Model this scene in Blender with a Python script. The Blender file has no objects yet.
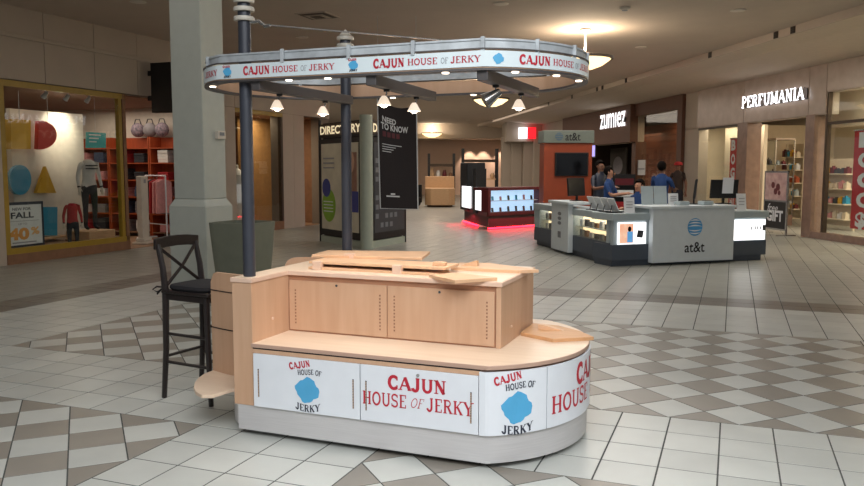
import bpy, math, random
from math import sin, cos, pi, radians, sqrt, hypot, atan2
from mathutils import Vector
random.seed(7)
scn = bpy.context.scene
COL = scn.collection

# ------------------------------------------------------------------ camera
FPX, PIT, ROLL, YAW, CH = 785.56, .0933992, .0008008, .3656683, 1.6
cam = bpy.data.cameras.new('camera'); camo = bpy.data.objects.new('camera', cam); COL.objects.link(camo)
cam.sensor_width = 36; cam.lens = 36 * FPX / 864; cam.clip_end = 300
camo.location = (0, 0, CH); camo.rotation_mode = 'XYZ'
camo.rotation_euler = (pi / 2 - PIT, -ROLL, 0)
scn.camera = camo

# ------------------------------------------------------------------ world, exposure
def lin(c): return tuple(((x / 255) / 12.92 if x / 255 <= .04045 else ((x / 255 + .055) / 1.055) ** 2.4) for x in c)
w = bpy.data.worlds.new('world'); scn.world = w; w.use_nodes = True
w.node_tree.nodes['Background'].inputs[0].default_value = (.80, .84, .90, 1)
w.node_tree.nodes['Background'].inputs[1].default_value = .22
vs = scn.view_settings
vs.view_transform = 'Standard'; vs.look = 'None'; vs.gamma = 1; vs.use_curve_mapping = False; vs.exposure = .55

def lamp(name, kind, loc, energy, col=(1, .86, .72), size=.5, rot=(0, 0, 0), size_y=None, spot=None, blend=.5):
    l = bpy.data.lights.new(name, kind); l.energy = energy; l.color = col
    if kind == 'AREA':
        l.size = size
        if size_y: l.shape = 'RECTANGLE'; l.size_y = size_y
    else: l.shadow_soft_size = size
    if kind == 'SPOT': l.spot_size = spot or 1.2; l.spot_blend = blend
    o = bpy.data.objects.new(name, l); COL.objects.link(o); o.location = loc; o.rotation_euler = rot
    return o
# unseen area lamps added for general concourse light; the first for an inferred skylight overhead
lamp('skylight_light', 'AREA', (.8, -.5, 4.25), 430, (.95, .98, 1), 6.0, size_y=4.6)
lamp('concourse_light', 'AREA', (-1.5, 8.5, 4.25), 50, (1, .95, .88), 9.0, size_y=5)
lamp('concourse_light', 'AREA', (3.0, 17, 4.25), 200, (1, .97, .92), 4.0, size_y=12)
lamp('concourse_light', 'AREA', (0, 36, 4.25), 420, (1, .86, .72), 9.0, size_y=14)

# ------------------------------------------------------------------ pixel helpers
_c, _s = cos(PIT), sin(PIT)
FW = Vector((0, _c, -_s)); _u0 = Vector((0, _s, _c)); _r0 = Vector((1, 0, 0))
RT = cos(ROLL) * _r0 + sin(ROLL) * _u0; UP = -sin(ROLL) * _r0 + cos(ROLL) * _u0
CAM = Vector((0, 0, CH))
def ray(x, y): return FW * FPX + RT * (x - 432) + UP * (243 - y)
def Zp(x, y, z=0.):
    d = ray(x, y); return CAM + d * ((z - CH) / d.z)
def Dp(x, y, dep):
    d = ray(x, y); return CAM + d * (dep / d.y)
def proj(p):
    d = Vector(p) - CAM; k = FPX / d.dot(FW); return 432 + k * d.dot(RT), 243 - k * d.dot(UP)
class Frame:
    def __init__(s, o, ang): s.o = Vector((o[0], o[1], 0)); s.a = ang; s.e1 = Vector((cos(ang), sin(ang), 0)); s.e2 = Vector((-sin(ang), cos(ang), 0))
    def w(s, x, y, z=0): return s.o + s.e1 * x + s.e2 * y + Vector((0, 0, z))
    def loc(s, p): q = p - s.o; return Vector((q.dot(s.e1), q.dot(s.e2), p.z))
    def py(s, px, py, ly):                      # pixel ray meets the plane y = ly of this frame
        d = ray(px, py); t = (ly - (CAM - s.o).dot(s.e2)) / d.dot(s.e2); return s.loc(CAM + d * t)
    def px(s, px, py, lx):
        d = ray(px, py); t = (lx - (CAM - s.o).dot(s.e1)) / d.dot(s.e1); return s.loc(CAM + d * t)
    def z(s, px, py, z): return s.loc(Zp(px, py, z))
T = .3045429; GO = Vector((1.2647736, 5.0797023, 0))
GU = Vector((sin(YAW), cos(YAW), 0)); GV = Vector((cos(YAW), -sin(YAW), 0))
def gr(c, r): return GO + GV * (c * T) - GU * (r * T)
WF = Frame((0, 0), 0)
KF = Frame((.292, 4.066), radians(-21.5))                 # kiosk: x along its front, y to its back
LF = Frame(gr(-35, 0), pi / 2 - YAW)                      # left shop wall: x along the wall, y into the shop
RF = Frame((8.967, 18.42), radians(90 + 7.2))             # right shop wall: x along it, -y into the shops
AF = Frame((2.969, 12.862), radians(18.9))                # phone counter: x along its front

# ------------------------------------------------------------------ materials
def mat(name, col, rough=.5, metal=0, noise=0, scale=8, emit=0, ecol=None, alpha=1, trans=0, stretch=None, spec=.5, bump=0, col2=None, coat=0):
    m = bpy.data.materials.new(name); m.use_nodes = True; nt = m.node_tree; b = nt.nodes['Principled BSDF']
    c = lin(col)
    b.inputs['Base Color'].default_value = (*c, 1); b.inputs['Roughness'].default_value = rough; b.inputs['Metallic'].default_value = metal
    b.inputs['Specular IOR Level'].default_value = spec
    if coat: b.inputs['Coat Weight'].default_value = coat
    if emit:
        b.inputs['Emission Color'].default_value = (*lin(ecol or col), 1); b.inputs['Emission Strength'].default_value = emit
    if trans: b.inputs['Transmission Weight'].default_value = trans; b.inputs['IOR'].default_value = 1.02
    if alpha < 1: b.inputs['Alpha'].default_value = alpha
    if noise or bump:
        tc = nt.nodes.new('ShaderNodeTexCoord'); mp = nt.nodes.new('ShaderNodeMapping'); n = nt.nodes.new('ShaderNodeTexNoise')
        n.inputs['Scale'].default_value = scale; n.inputs['Detail'].default_value = 5
        mp.inputs['Scale'].default_value = stretch or (1, 1, 1)
        nt.links.new(tc.outputs['Object'], mp.inputs[0]); nt.links.new(mp.outputs[0], n.inputs['Vector'])
        if noise:
            mx = nt.nodes.new('ShaderNodeMix'); mx.data_type = 'RGBA'
            c2 = lin(col2) if col2 else tuple(x * (1 - noise) for x in c)
            mx.inputs[6].default_value = (*[min(1, x * (1 + (0 if col2 else noise))) for x in c], 1); mx.inputs[7].default_value = (*c2, 1)
            rp = nt.nodes.new('ShaderNodeMapRange'); rp.inputs[1].default_value = .3; rp.inputs[2].default_value = .7
            nt.links.new(n.outputs['Fac'], rp.inputs[0]); nt.links.new(rp.outputs[0], mx.inputs[0]); nt.links.new(mx.outputs[2], b.inputs['Base Color'])
        if bump:
            bp = nt.nodes.new('ShaderNodeBump'); bp.inputs['Strength'].default_value = bump; bp.inputs['Distance'].default_value = .01
            nt.links.new(n.outputs['Fac'], bp.inputs['Height']); nt.links.new(bp.outputs[0], b.inputs['Normal'])
    return m
def tilemat(name, col, var=.07):
    m = mat(name, col, .32, noise=.06, scale=3, spec=.5); nt = m.node_tree; b = nt.nodes['Principled BSDF']
    src = [l for l in nt.links if l.to_socket == b.inputs['Base Color']][0].from_socket
    at = nt.nodes.new('ShaderNodeAttribute'); at.attribute_name = 'tone'
    oi = nt.nodes.new('ShaderNodeObjectInfo')
    hs = nt.nodes.new('ShaderNodeHueSaturation'); ad = nt.nodes.new('ShaderNodeMath'); ad.operation = 'MULTIPLY_ADD'
    ad.inputs[1].default_value = var * 2; ad.inputs[2].default_value = 1 - var
    nt.links.new(at.outputs['Fac'], ad.inputs[0]); nt.links.new(ad.outputs[0], hs.inputs['Value']); nt.links.new(src, hs.inputs['Color']); nt.links.new(hs.outputs[0], b.inputs['Base Color'])
    return m
M = {}
M['tile'] = tilemat('tile_light', (190, 192, 187)); M['tan'] = tilemat('tile_tan', (142, 136, 127)); M['band'] = tilemat('tile_brown', (112, 106, 98)); M['beige'] = tilemat('tile_beige', (150, 150, 143))
M['grout'] = mat('grout', (78, 80, 78), .9, noise=.1, scale=30)
M['wood'] = mat('maple_veneer', (206, 168, 138), .42, noise=1, col2=(197, 157, 126), scale=3, stretch=(6, 6, .6))
M['woodtop'] = mat('maple_laminate', (226, 203, 180), .36, noise=1, col2=(218, 193, 168), scale=3, stretch=(.7, 7, 7))
M['deckedge'] = mat('laminate_edge', (184, 152, 134), .4, noise=.05)
M['board2'] = mat('maple_board_dark', (206, 158, 114), .45, noise=1, col2=(194, 146, 102), scale=4, stretch=(.7, 8, 8))
M['woodedge'] = mat('maple_edge', (222, 190, 168), .4, noise=.04)
M['board'] = mat('maple_board', (222, 182, 146), .45, noise=1, col2=(211, 169, 132), scale=4, stretch=(.7, 8, 8))
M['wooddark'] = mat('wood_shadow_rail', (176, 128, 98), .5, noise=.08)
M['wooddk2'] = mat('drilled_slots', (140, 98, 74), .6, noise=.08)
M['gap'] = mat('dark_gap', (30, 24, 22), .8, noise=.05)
M['brushed'] = mat('brushed_metal', (198, 196, 196), .38, .2, noise=.06, scale=4, stretch=(1, 1, 40))
M['white'] = mat('white_vinyl', (226, 230, 236), .35, noise=.02)
M['fascia'] = mat('white_fascia', (222, 234, 238), .35, noise=.02)
M['red'] = mat('red_print', (190, 36, 56), .45, noise=.04); M['navy'] = mat('navy_print', (44, 50, 66), .45, noise=.04); M['blueprint'] = mat('blue_print', (82, 168, 214), .45, noise=.05); M['greyprint'] = mat('grey_print', (150, 150, 156), .5, noise=.04)
M['pole'] = mat('blue_grey_powder_coat', (58, 61, 70), .4, .1, noise=.05); M['ring'] = mat('ivory_ring', (196, 190, 178), .4, noise=.04)
M['steel'] = mat('galvanised', (186, 192, 196), .45, .15, noise=.18, scale=14); M['chrome'] = mat('chrome', (190, 190, 190), .2, .9, noise=.03); M['beam'] = mat('canopy_beam', (84, 80, 80), .45, .2, noise=.05)
M['bulb'] = mat('lamp_glow', (255, 240, 220), .4, emit=14, ecol=(255, 236, 212))
M['lampglass'] = mat('frosted_glass', (214, 200, 186), .25, emit=.5, ecol=(255, 232, 206), noise=.05)
M['blackwood'] = mat('espresso_wood', (34, 27, 26), .4, noise=.15, scale=12, stretch=(6, 6, .6)); M['cushion'] = mat('black_cushion', (27, 25, 29), .95, noise=.2, scale=60)
M['ceil'] = mat('ceiling_plaster', (190, 176, 162), .9, noise=.03, scale=2); M['soffit'] = mat('soffit_plaster', (204, 190, 174), .9, noise=.03)
M['wallp'] = mat('pale_wall_panel', (178, 166, 152), .8, noise=.03, scale=2); M['wallj'] = mat('wall_joint', (120, 110, 100), .9, noise=.05)
M['colm'] = mat('grey_green_column', (182, 187, 180), .6, noise=.03); M['planter'] = mat('olive_planter', (118, 122, 108), .55, noise=.06); M['soil'] = mat('dark_soil', (50, 44, 38), .95, noise=.3, scale=40)
M['black'] = mat('matt_black', (24, 23, 24), .5, noise=.08); M['darkgrey'] = mat('dark_grey', (62, 64, 70), .5, noise=.06); M['midgrey'] = mat('mid_grey', (120, 124, 130), .5, noise=.05)
M['glass'] = mat('clear_glass', (235, 240, 238), .03, alpha=.13, noise=.02)
M['yellowf'] = mat('yellow_frame', (158, 128, 34), .45, noise=.08)
M['yellow'] = mat('yellow_paint', (214, 168, 40), .5, noise=.06); M['redp'] = mat('red_paint', (206, 66, 58), .5, noise=.05); M['bluep'] = mat('blue_paint', (48, 150, 190), .5, noise=.05); M['teal'] = mat('teal_paint', (72, 182, 186), .5, noise=.05)
M['storewall'] = mat('store_wall', (214, 206, 194), .8, noise=.05); M['brownwall'] = mat('brown_store', (132, 96, 70), .7, noise=.1); M['orange'] = mat('orange_wood', (168, 76, 38), .5, noise=.12, stretch=(4, 4, .5)); M['storefloor'] = mat('store_floor_wood', (150, 118, 92), .5, noise=.12, stretch=(1, 8, 1))
M['cloth_w'] = mat('white_cotton', (222, 220, 216), .95, noise=.05, scale=20); M['cloth_k'] = mat('charcoal_cotton', (52, 54, 60), .95, noise=.15, scale=20); M['cloth_r'] = mat('red_cotton', (170, 44, 48), .95, noise=.12, scale=20); M['cloth_p'] = mat('pink_cotton', (214, 150, 150), .95, noise=.1, scale=20); M['cloth_b'] = mat('denim', (66, 78, 104), .95, noise=.15, scale=20); M['cloth_g'] = mat('grey_cotton', (140, 136, 140), .95, noise=.12, scale=20); M['floral'] = mat('floral_cotton', (170, 150, 160), .95, noise=1, col2=(80, 84, 96), scale=22)
M['skinm'] = mat('mannequin_ivory', (216, 206, 192), .5, noise=.03)
M['shirt'] = mat('royal_blue_polo', (38, 66, 116), .95, noise=.1, scale=20); M['trouser'] = mat('dark_trousers', (38, 38, 46), .95, noise=.1)
M['skin1'] = mat('skin_tan', (176, 126, 100), .55, noise=.05); M['skin2'] = mat('skin_brown', (120, 82, 64), .55, noise=.05); M['hair'] = mat('dark_hair', (22, 17, 15), .95, spec=.1, noise=.2, scale=40); M['eye'] = mat('eye', (30, 26, 26), .3, noise=.03)
M['attw'] = mat('counter_white', (204, 212, 216), .5, noise=.03); M['attg'] = mat('counter_slate', (72, 80, 92), .5, noise=.05); M['attl'] = mat('counter_ice', (168, 180, 184), .45, noise=.04)
M['lit'] = mat('backlit_white', (250, 250, 250), .5, emit=1.1, ecol=(250, 250, 250)); M['litcool'] = mat('backlit_cool', (214, 232, 250), .5, emit=.75, ecol=(170, 205, 240)); M['litwarm'] = mat('backlit_warm', (255, 228, 180), .5, emit=1.1, ecol=(255, 226, 176))
M['redled'] = mat('red_led', (255, 30, 50), .5, emit=9, ecol=(255, 24, 44)); M['maroon'] = mat('maroon', (96, 26, 34), .45, noise=.08)
M['screen'] = mat('black_screen', (16, 17, 20), .15, noise=.03); M['attorange'] = mat('orange_panel', (156, 68, 36), .5, noise=.05); M['atthead'] = mat('sage_header', (118, 126, 118), .5, noise=.04)
M['globe'] = mat('globe_blue', (70, 150, 205), .4, noise=.15, scale=6)
M['zbrown'] = mat('dark_brown_fascia', (98, 66, 50), .6, noise=.12, stretch=(1, 1, 4)); M['zwood'] = mat('reddish_planks', (132, 74, 44), .55, noise=.25, scale=6, stretch=(.6, .6, 6)); M['zdark'] = mat('dark_interior', (48, 34, 30), .8, noise=.1)
M['stone'] = mat('polished_stone', (176, 158, 144), .25, noise=.08, scale=4); M['pink'] = mat('pink_stone', (140, 114, 100), .25, noise=.12, scale=6); M['cream'] = mat('cream_interior', (222, 208, 184), .8, noise=.03)
M['redban'] = mat('red_banner', (186, 34, 38), .6, noise=.06); M['paper'] = mat('paper', (224, 226, 228), .7, noise=.02)
M['signglow'] = mat('sign_letter_glow', (250, 250, 255), .4, emit=2.0, ecol=(250, 250, 255)); M['signlet'] = mat('sign_letter_cream', (236, 222, 190), .5, emit=.5, ecol=(240, 220, 180), noise=.02)
M['signglow2'] = mat('sign_letter_soft', (240, 240, 245), .4, emit=1.0, ecol=(250, 250, 255))
M['bowl'] = mat('alabaster_bowl', (255, 226, 176), .5, emit=1.5, ecol=(255, 222, 166)); M['bronze'] = mat('bronze', (70, 56, 44), .45, .4, noise=.06)
M['benchw'] = mat('bench_wood', (206, 168, 128), .5, noise=.08, stretch=(1, 1, 6)); M['sagepost'] = mat('sage_post', (166, 174, 160), .5, noise=.04)
M['green'] = mat('lime_print', (132, 176, 52), .5, noise=.05); M['posterbg'] = mat('poster_beige', (206, 200, 180), .55, noise=.1, scale=3); M['purple'] = mat('blue_violet_print', (56, 66, 140), .5, noise=.05)

# ------------------------------------------------------------------ mesh builder
class MB:
    def __init__(s): s.v = []; s.f = []
    def add(s, vs, fs):
        n = len(s.v); s.v += [tuple(x) for x in vs]; s.f += [tuple(n + i for i in f) for f in fs]; return s
    def box(s, x0, x1, y0, y1, z0, z1):
        return s.add([(x0, y0, z0), (x1, y0, z0), (x1, y1, z0), (x0, y1, z0), (x0, y0, z1), (x1, y0, z1), (x1, y1, z1), (x0, y1, z1)],
                     [(3, 2, 1, 0), (4, 5, 6, 7), (0, 1, 5, 4), (1, 2, 6, 5), (2, 3, 7, 6), (3, 0, 4, 7)])
    def obox(s, c, sx, sy, sz, ang=0, tilt=0):      # centred box, turned about z (and tipped about its own x)
        vs = []
        for z in (-.5, .5):
            for x, y in ((-.5, -.5), (.5, -.5), (.5, .5), (-.5, .5)):
                X, Y, Z = x * sx, y * sy, z * sz
                Y, Z = Y * cos(tilt) - Z * sin(tilt), Y * sin(tilt) + Z * cos(tilt)
                vs.append((c[0] + X * cos(ang) - Y * sin(ang), c[1] + X * sin(ang) + Y * cos(ang), c[2] + Z))
        return s.add(vs, [(3, 2, 1, 0), (4, 5, 6, 7), (0, 1, 5, 4), (1, 2, 6, 5), (2, 3, 7, 6), (3, 0, 4, 7)])
    def prism(s, p, z0, z1):
        a = sum(p[i][0] * p[(i + 1) % len(p)][1] - p[(i + 1) % len(p)][0] * p[i][1] for i in range(len(p)))
        if a < 0: p = p[::-1]
        n = len(p)
        return s.add([(x, y, z0) for x, y in p] + [(x, y, z1) for x, y in p], [tuple(range(n - 1, -1, -1)), tuple(range(n, 2 * n))] + [(i, (i + 1) % n, n + (i + 1) % n, n + i) for i in range(n)])
    def prismy(s, p, y0, y1):                       # polygon in x,z pushed along y
        n = len(p); a = sum(p[i][0] * p[(i + 1) % n][1] - p[(i + 1) % n][0] * p[i][1] for i in range(n))
        if a < 0: p = p[::-1]
        return s.add([(x, y0, z) for x, z in p] + [(x, y1, z) for x, z in p], [tuple(range(n)), tuple(range(2 * n - 1, n - 1, -1))] + [((i + 1) % n, i, n + i, n + (i + 1) % n) for i in range(n)])
    def wall(s, path, z0, z1, th):                  # a wall strip along a 2-D path with thickness to the path's left
        n = len(path); q = []
        for i in range(n):
            a = path[max(0, i - 1)]; b = path[min(n - 1, i + 1)]; L = hypot(b[0] - a[0], b[1] - a[1]) or 1
            q.append((path[i][0] - (b[1] - a[1]) / L * th, path[i][1] + (b[0] - a[0]) / L * th))
        for i in range(n - 1):
            p0, p1, q0, q1 = path[i], path[i + 1], q[i], q[i + 1]
            fs = [(0, 1, 5, 4), (2, 3, 7, 6), (4, 5, 6, 7), (3, 2, 1, 0)]
            if i == 0: fs.append((3, 0, 4, 7))
            if i == n - 2: fs.append((1, 2, 6, 5))
            s.add([(*p0, z0), (*p1, z0), (*q1, z0), (*q0, z0), (*p0, z1), (*p1, z1), (*q1, z1), (*q0, z1)], fs)
        return s
    def cyl(s, p0, p1, r0, r1=None, n=12):
        return s.tube([p0, p1], [r0, r0 if r1 is None else r1], n)
    def tube(s, pts, r, n=8):
        pts = [Vector(p) for p in pts]; k = len(pts)
        if not isinstance(r, (list, tuple)): r = [r] * k
        vs = []; prev = None
        for i, p in enumerate(pts):
            d = (pts[min(k - 1, i + 1)] - pts[max(0, i - 1)]).normalized()
            a = prev if prev else (Vector((0, 0, 1)) if abs(d.z) < .9 else Vector((1, 0, 0)))
            x = (a - d * a.dot(d)).normalized(); y = d.cross(x); prev = x
            vs += [tuple(p + (x * cos(2 * pi * j / n) + y * sin(2 * pi * j / n)) * r[i]) for j in range(n)]
        fs = [(i * n + j, i * n + (j + 1) % n, (i + 1) * n + (j + 1) % n, (i + 1) * n + j) for i in range(k - 1) for j in range(n)]
        return s.add(vs, fs + [tuple(range(n - 1, -1, -1)), tuple(range((k - 1) * n, k * n))])
    def lathe(s, prof, n=20, c=(0, 0, 0)):
        k = len(prof); vs = [(c[0] + r * cos(2 * pi * j / n), c[1] + r * sin(2 * pi * j / n), c[2] + z) for r, z in prof for j in range(n)]
        fs = [(i * n + j, i * n + (j + 1) % n, (i + 1) * n + (j + 1) % n, (i + 1) * n + j) for i in range(k - 1) for j in range(n)]
        if prof[0][0] > 1e-4: fs.append(tuple(range(n - 1, -1, -1)))
        if prof[-1][0] > 1e-4: fs.append(tuple(range((k - 1) * n, k * n)))
        return s.add(vs, fs)
    def ball(s, c, rx, ry, rz, n=10, m=7):
        return s.lathe_e(c, rx, ry, rz, n, m)
    def lathe_e(s, c, rx, ry, rz, n, m):
        vs = [(c[0] + rx * sin(pi * i / m) * cos(2 * pi * j / n), c[1] + ry * sin(pi * i / m) * sin(2 * pi * j / n), c[2] - rz * cos(pi * i / m)) for i in range(m + 1) for j in range(n)]
        return s.add(vs, [(i * n + j, i * n + (j + 1) % n, (i + 1) * n + (j + 1) % n, (i + 1) * n + j) for i in range(m) for j in range(n)])
    def mesh(s, name):
        me = bpy.data.meshes.new(name); me.from_pydata(s.v, [], s.f); me.update(); return me
    def out(s, name, m, parent=None, smooth=False, bevel=0, label=None, kind=None):
        me = s.mesh(name); me.materials.append(M[m] if isinstance(m, str) else m)
        if smooth:
            me.polygons.foreach_set('use_smooth', [True] * len(me.polygons)); me.set_sharp_from_angle(angle=radians(40))
        o = bpy.data.objects.new(name, me); COL.objects.link(o); o.parent = parent
        if bevel:
            b = o.modifiers.new('bevel', 'BEVEL'); b.width = bevel; b.segments = 2; b.limit_method = 'ANGLE'
        if label: o['label'] = label
        if kind: o['kind'] = kind
        return o
def B(*a): return MB().box(*a)
ORD = ['first', 'second', 'third', 'fourth', 'fifth', 'sixth', 'seventh', 'eighth']
def thing(name, label, cat, fr=WF, loc=(0, 0, 0), rot=0, group=None):
    o = bpy.data.objects.new(name, None); o.empty_display_size = .1; COL.objects.link(o)
    o.location = fr.w(*loc); o.rotation_euler = (0, 0, fr.a + rot); o['label'] = label; o['category'] = cat
    if group: o['group'] = group
    return o
def single(mb, name, m, label, cat, fr=WF, loc=(0, 0, 0), rot=0, group=None, smooth=False, bevel=0):
    o = mb.out(name, m, None, smooth, bevel); o.location = fr.w(*loc); o.rotation_euler = (0, 0, fr.a + rot)
    o['label'] = label; o['category'] = cat
    if group: o['group'] = group
    return o
def struct(mb, name, m, fr=WF, smooth=False, bevel=0, loc=(0, 0, 0)):
    o = mb.out(name, m, None, smooth, bevel); o.location = fr.w(*loc); o.rotation_euler = (0, 0, fr.a); o['kind'] = 'structure'; return o
def lamp_on(parent, name, kind, loc, energy, **k):
    o = lamp(name, kind, loc, energy, **k); o.parent = parent; return o
def copytree(root, fr, loc, rot=0, label=None):
    r = root.copy(); COL.objects.link(r); r.location = fr.w(*loc); r.rotation_euler = (0, 0, fr.a + rot)
    if label: r['label'] = label
    for ch in list(root.children):
        c = ch.copy(); COL.objects.link(c); c.parent = r
        for g in list(ch.children):
            d = g.copy(); COL.objects.link(d); d.parent = c
    return r

# ------------------------------------------------------------------ lettering
def arcp(cx, cy, rx, ry, a0, a1, n=10): return [(cx + rx * cos(radians(a0 + (a1 - a0) * i / n)), cy + ry * sin(radians(a0 + (a1 - a0) * i / n))) for i in range(n + 1)]
TH, TN = 1.0, .45                                        # thick and thin stroke factors
GL = {
 'A': (.86, [([(.08, .04), (.43, .98)], TN), ([(.43, .98), (.78, .04)], TH), ([(.2, .34), (.64, .34)], TN)], [(.08, 0), (.78, 0)]),
 'C': (.78, [(arcp(.44, .5, .34, .46, 50, 310, 14), TH), ([(.68, .95), (.68, .68)], TN), ([(.68, .05), (.68, .32)], TN)], []),
 'E': (.72, [([(.18, 0), (.18, 1)], TH), ([(.05, .96), (.64, .96)], TN), ([(.05, .04), (.64, .04)], TN), ([(.18, .52), (.5, .52)], TN), ([(.63, 1), (.63, .74)], TN), ([(.63, 0), (.63, .26)], TN)], []),
 'F': (.70, [([(.18, 0), (.18, 1)], TH), ([(.05, .96), (.64, .96)], TN), ([(.18, .52), (.5, .52)], TN), ([(.63, 1), (.63, .74)], TN)], [(.18, 0)]),
 'H': (.88, [([(.18, 0), (.18, 1)], TH), ([(.70, 0), (.70, 1)], TH), ([(.18, .5), (.70, .5)], TN)], [(.18, 0), (.18, .93), (.70, 0), (.70, .93)]),
 'I': (.42, [([(.21, 0), (.21, 1)], TH)], [(.21, 0), (.21, .93)]),
 'J': (.66, [([(.46, 1), (.46, .28)] + arcp(.27, .28, .19, .24, 0, -170, 8), TH)], [(.46, .93)]),
 'K': (.86, [([(.18, 0), (.18, 1)], TH), ([(.18, .42), (.70, .96)], TN), ([(.36, .58), (.72, .04)], TH)], [(.18, 0), (.18, .93), (.70, .93), (.72, 0)]),
 'M': (1.06, [([(.18, 0), (.18, .98)], TN), ([(.18, .98), (.52, .1)], TH), ([(.52, .1), (.86, .98)], TN), ([(.88, 0), (.88, .98)], TH)], [(.18, 0), (.16, .93), (.88, 0), (.9, .93)]),
 'N': (.90, [([(.18, 0), (.18, .98)], TN), ([(.18, .98), (.72, .03)], TH), ([(.72, 0), (.72, .98)], TN)], [(.18, 0), (.14, .93), (.72, .93)]),
 'O': (.86, [(arcp(.43, .5, .34, .46, 0, 360, 20), TH * .9)], []),
 'P': (.76, [([(.18, 0), (.18, 1)], TH), ([(.05, .96), (.4, .96)] + arcp(.4, .72, .24, .24, 90, -90, 8) + [(.18, .48)], TN * 1.4)], [(.18, 0)]),
 'R': (.84, [([(.18, 0), (.18, 1)], TH), ([(.05, .96), (.4, .96)] + arcp(.4, .74, .24, .22, 90, -90, 8) + [(.18, .52)], TN * 1.4), ([(.42, .5), (.70, .04)], TH)], [(.18, 0), (.72, 0)]),
 'S': (.70, [(arcp(.35, .73, .25, .23, 30, 270, 10) + arcp(.35, .27, .25, .23, 90, -150, 10), TH * .8), ([(.6, .95), (.6, .72)], TN), ([(.08, .05), (.08, .28)], TN)], []),
 'T': (.8, [([(.4, 0), (.4, 1)], TH), ([(.05, .96), (.75, .96)], TN), ([(.06, 1), (.06, .74)], TN), ([(.74, 1), (.74, .74)], TN)], [(.4, 0)]),
 'U': (.86, [([(.18, 1), (.18, .34)] + arcp(.44, .34, .26, .3, 180, 360, 10) + [(.70, 1)], TH * .85)], [(.18, .93), (.70, .93)]),
 'Y': (.84, [([(.1, .97), (.42, .46)], TH), ([(.74, .97), (.42, .46)], TN), ([(.42, 0), (.42, .5)], TH)], [(.1, .93), (.74, .93), (.42, 0)]),
 ' ': (.4, [], []),
}
def slab(text, wt=.17, track=.06, ser=.30):
    vs, fs, x = [], [], 0
    def quad(p):
        n = len(vs); vs.extend(p); fs.append((n, n + 1, n + 2, n + 3))
    for ch in text:
        wd, st, se = GL[ch]
        for pts, k in st:
            h = wt * k / 2; m = len(pts); L = []
            for i in range(m):
                a = pts[max(0, i - 1)]; b = pts[min(m - 1, i + 1)]; l = hypot(b[0] - a[0], b[1] - a[1]) or 1
                L.append((-(b[1] - a[1]) / l * h, (b[0] - a[0]) / l * h))
            for i in range(m - 1):
                (a, b), (na, nb) = (pts[i], pts[i + 1]), (L[i], L[i + 1])
                quad([(x + a[0] - na[0], a[1] - na[1]), (x + b[0] - nb[0], b[1] - nb[1]), (x + b[0] + nb[0], b[1] + nb[1]), (x + a[0] + na[0], a[1] + na[1])])
        for sx, sy in se: quad([(x + sx - ser / 2, sy), (x + sx + ser / 2, sy), (x + sx + ser / 2, sy + .07), (x + sx - ser / 2, sy + .07)])
        x += wd + track
    return vs, fs, x - track
_fc = {}
def sans(text, shear=0, bold=0):
    key = (text, shear, bold)
    if key not in _fc:
        cu = bpy.data.curves.new('t', 'FONT'); cu.body = text; cu.resolution_u = 3; cu.offset = bold; cu.shear = shear
        o = bpy.data.objects.new('t', cu); COL.objects.link(o); dg = bpy.context.evaluated_depsgraph_get(); dg.update()
        me = bpy.data.meshes.new_from_object(o.evaluated_get(dg))
        v = [(p.co.x, p.co.y) for p in me.vertices]; f = [tuple(p.vertices) for p in me.polygons]
        bpy.data.objects.remove(o); bpy.data.curves.remove(cu); bpy.data.meshes.remove(me)
        x0 = min(p[0] for p in v); y0 = 0 if min(p[1] for p in v) > -.12 else min(p[1] for p in v); hh = max(p[1] for p in v)
        v = [((p[0] - x0) / hh, p[1] / hh) for p in v]
        _fc[key] = (v, f, max(p[0] for p in v))
    return _fc[key]
def lettering(name, g, m, parent, fn, width=None, height=.1, x0=0, y0=0, sub=0, warp=None, ext=0):
    """2-D letters scaled to width x height, placed by fn(s, t) -> local xyz"""
    v, f, tw = g; kx = (width / tw) if width else height
    pts = [(x0 + a * kx, y0 + b * height) for a, b in v]
    if warp: pts = [warp(*p) for p in pts]
    mb = MB(); mb.add([fn(*p) for p in pts], f); return mb.out(name, m, parent)
def disc(n=24, rx=1, ry=1): return [(rx * cos(2 * pi * i / n), ry * sin(2 * pi * i / n)) for i in range(n)], [tuple(range(n))], 1

def glassmat():
    m = bpy.data.materials.new('pane_glass'); m.use_nodes = True; nt = m.node_tree; nt.nodes.clear()
    o = nt.nodes.new('ShaderNodeOutputMaterial'); mx = nt.nodes.new('ShaderNodeMixShader'); t = nt.nodes.new('ShaderNodeBsdfTransparent'); g = nt.nodes.new('ShaderNodeBsdfGlossy'); lw = nt.nodes.new('ShaderNodeLayerWeight'); pw = nt.nodes.new('ShaderNodeMath'); fr = nt.nodes.new('ShaderNodeMath')
    t.inputs[0].default_value = (.94, .96, .95, 1); g.inputs['Roughness'].default_value = .02; pw.operation = 'POWER'; pw.inputs[1].default_value = 4; fr.operation = 'MULTIPLY_ADD'; fr.inputs[1].default_value = .6; fr.inputs[2].default_value = .03
    lw.inputs[0].default_value = .5; nt.links.new(lw.outputs['Facing'], pw.inputs[0]); nt.links.new(pw.outputs[0], fr.inputs[0])
    nt.links.new(fr.outputs[0], mx.inputs[0]); nt.links.new(t.outputs[0], mx.inputs[1]); nt.links.new(g.outputs[0], mx.inputs[2]); nt.links.new(mx.outputs[0], o.inputs[0]); return m
M['glass'] = glassmat()

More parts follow.
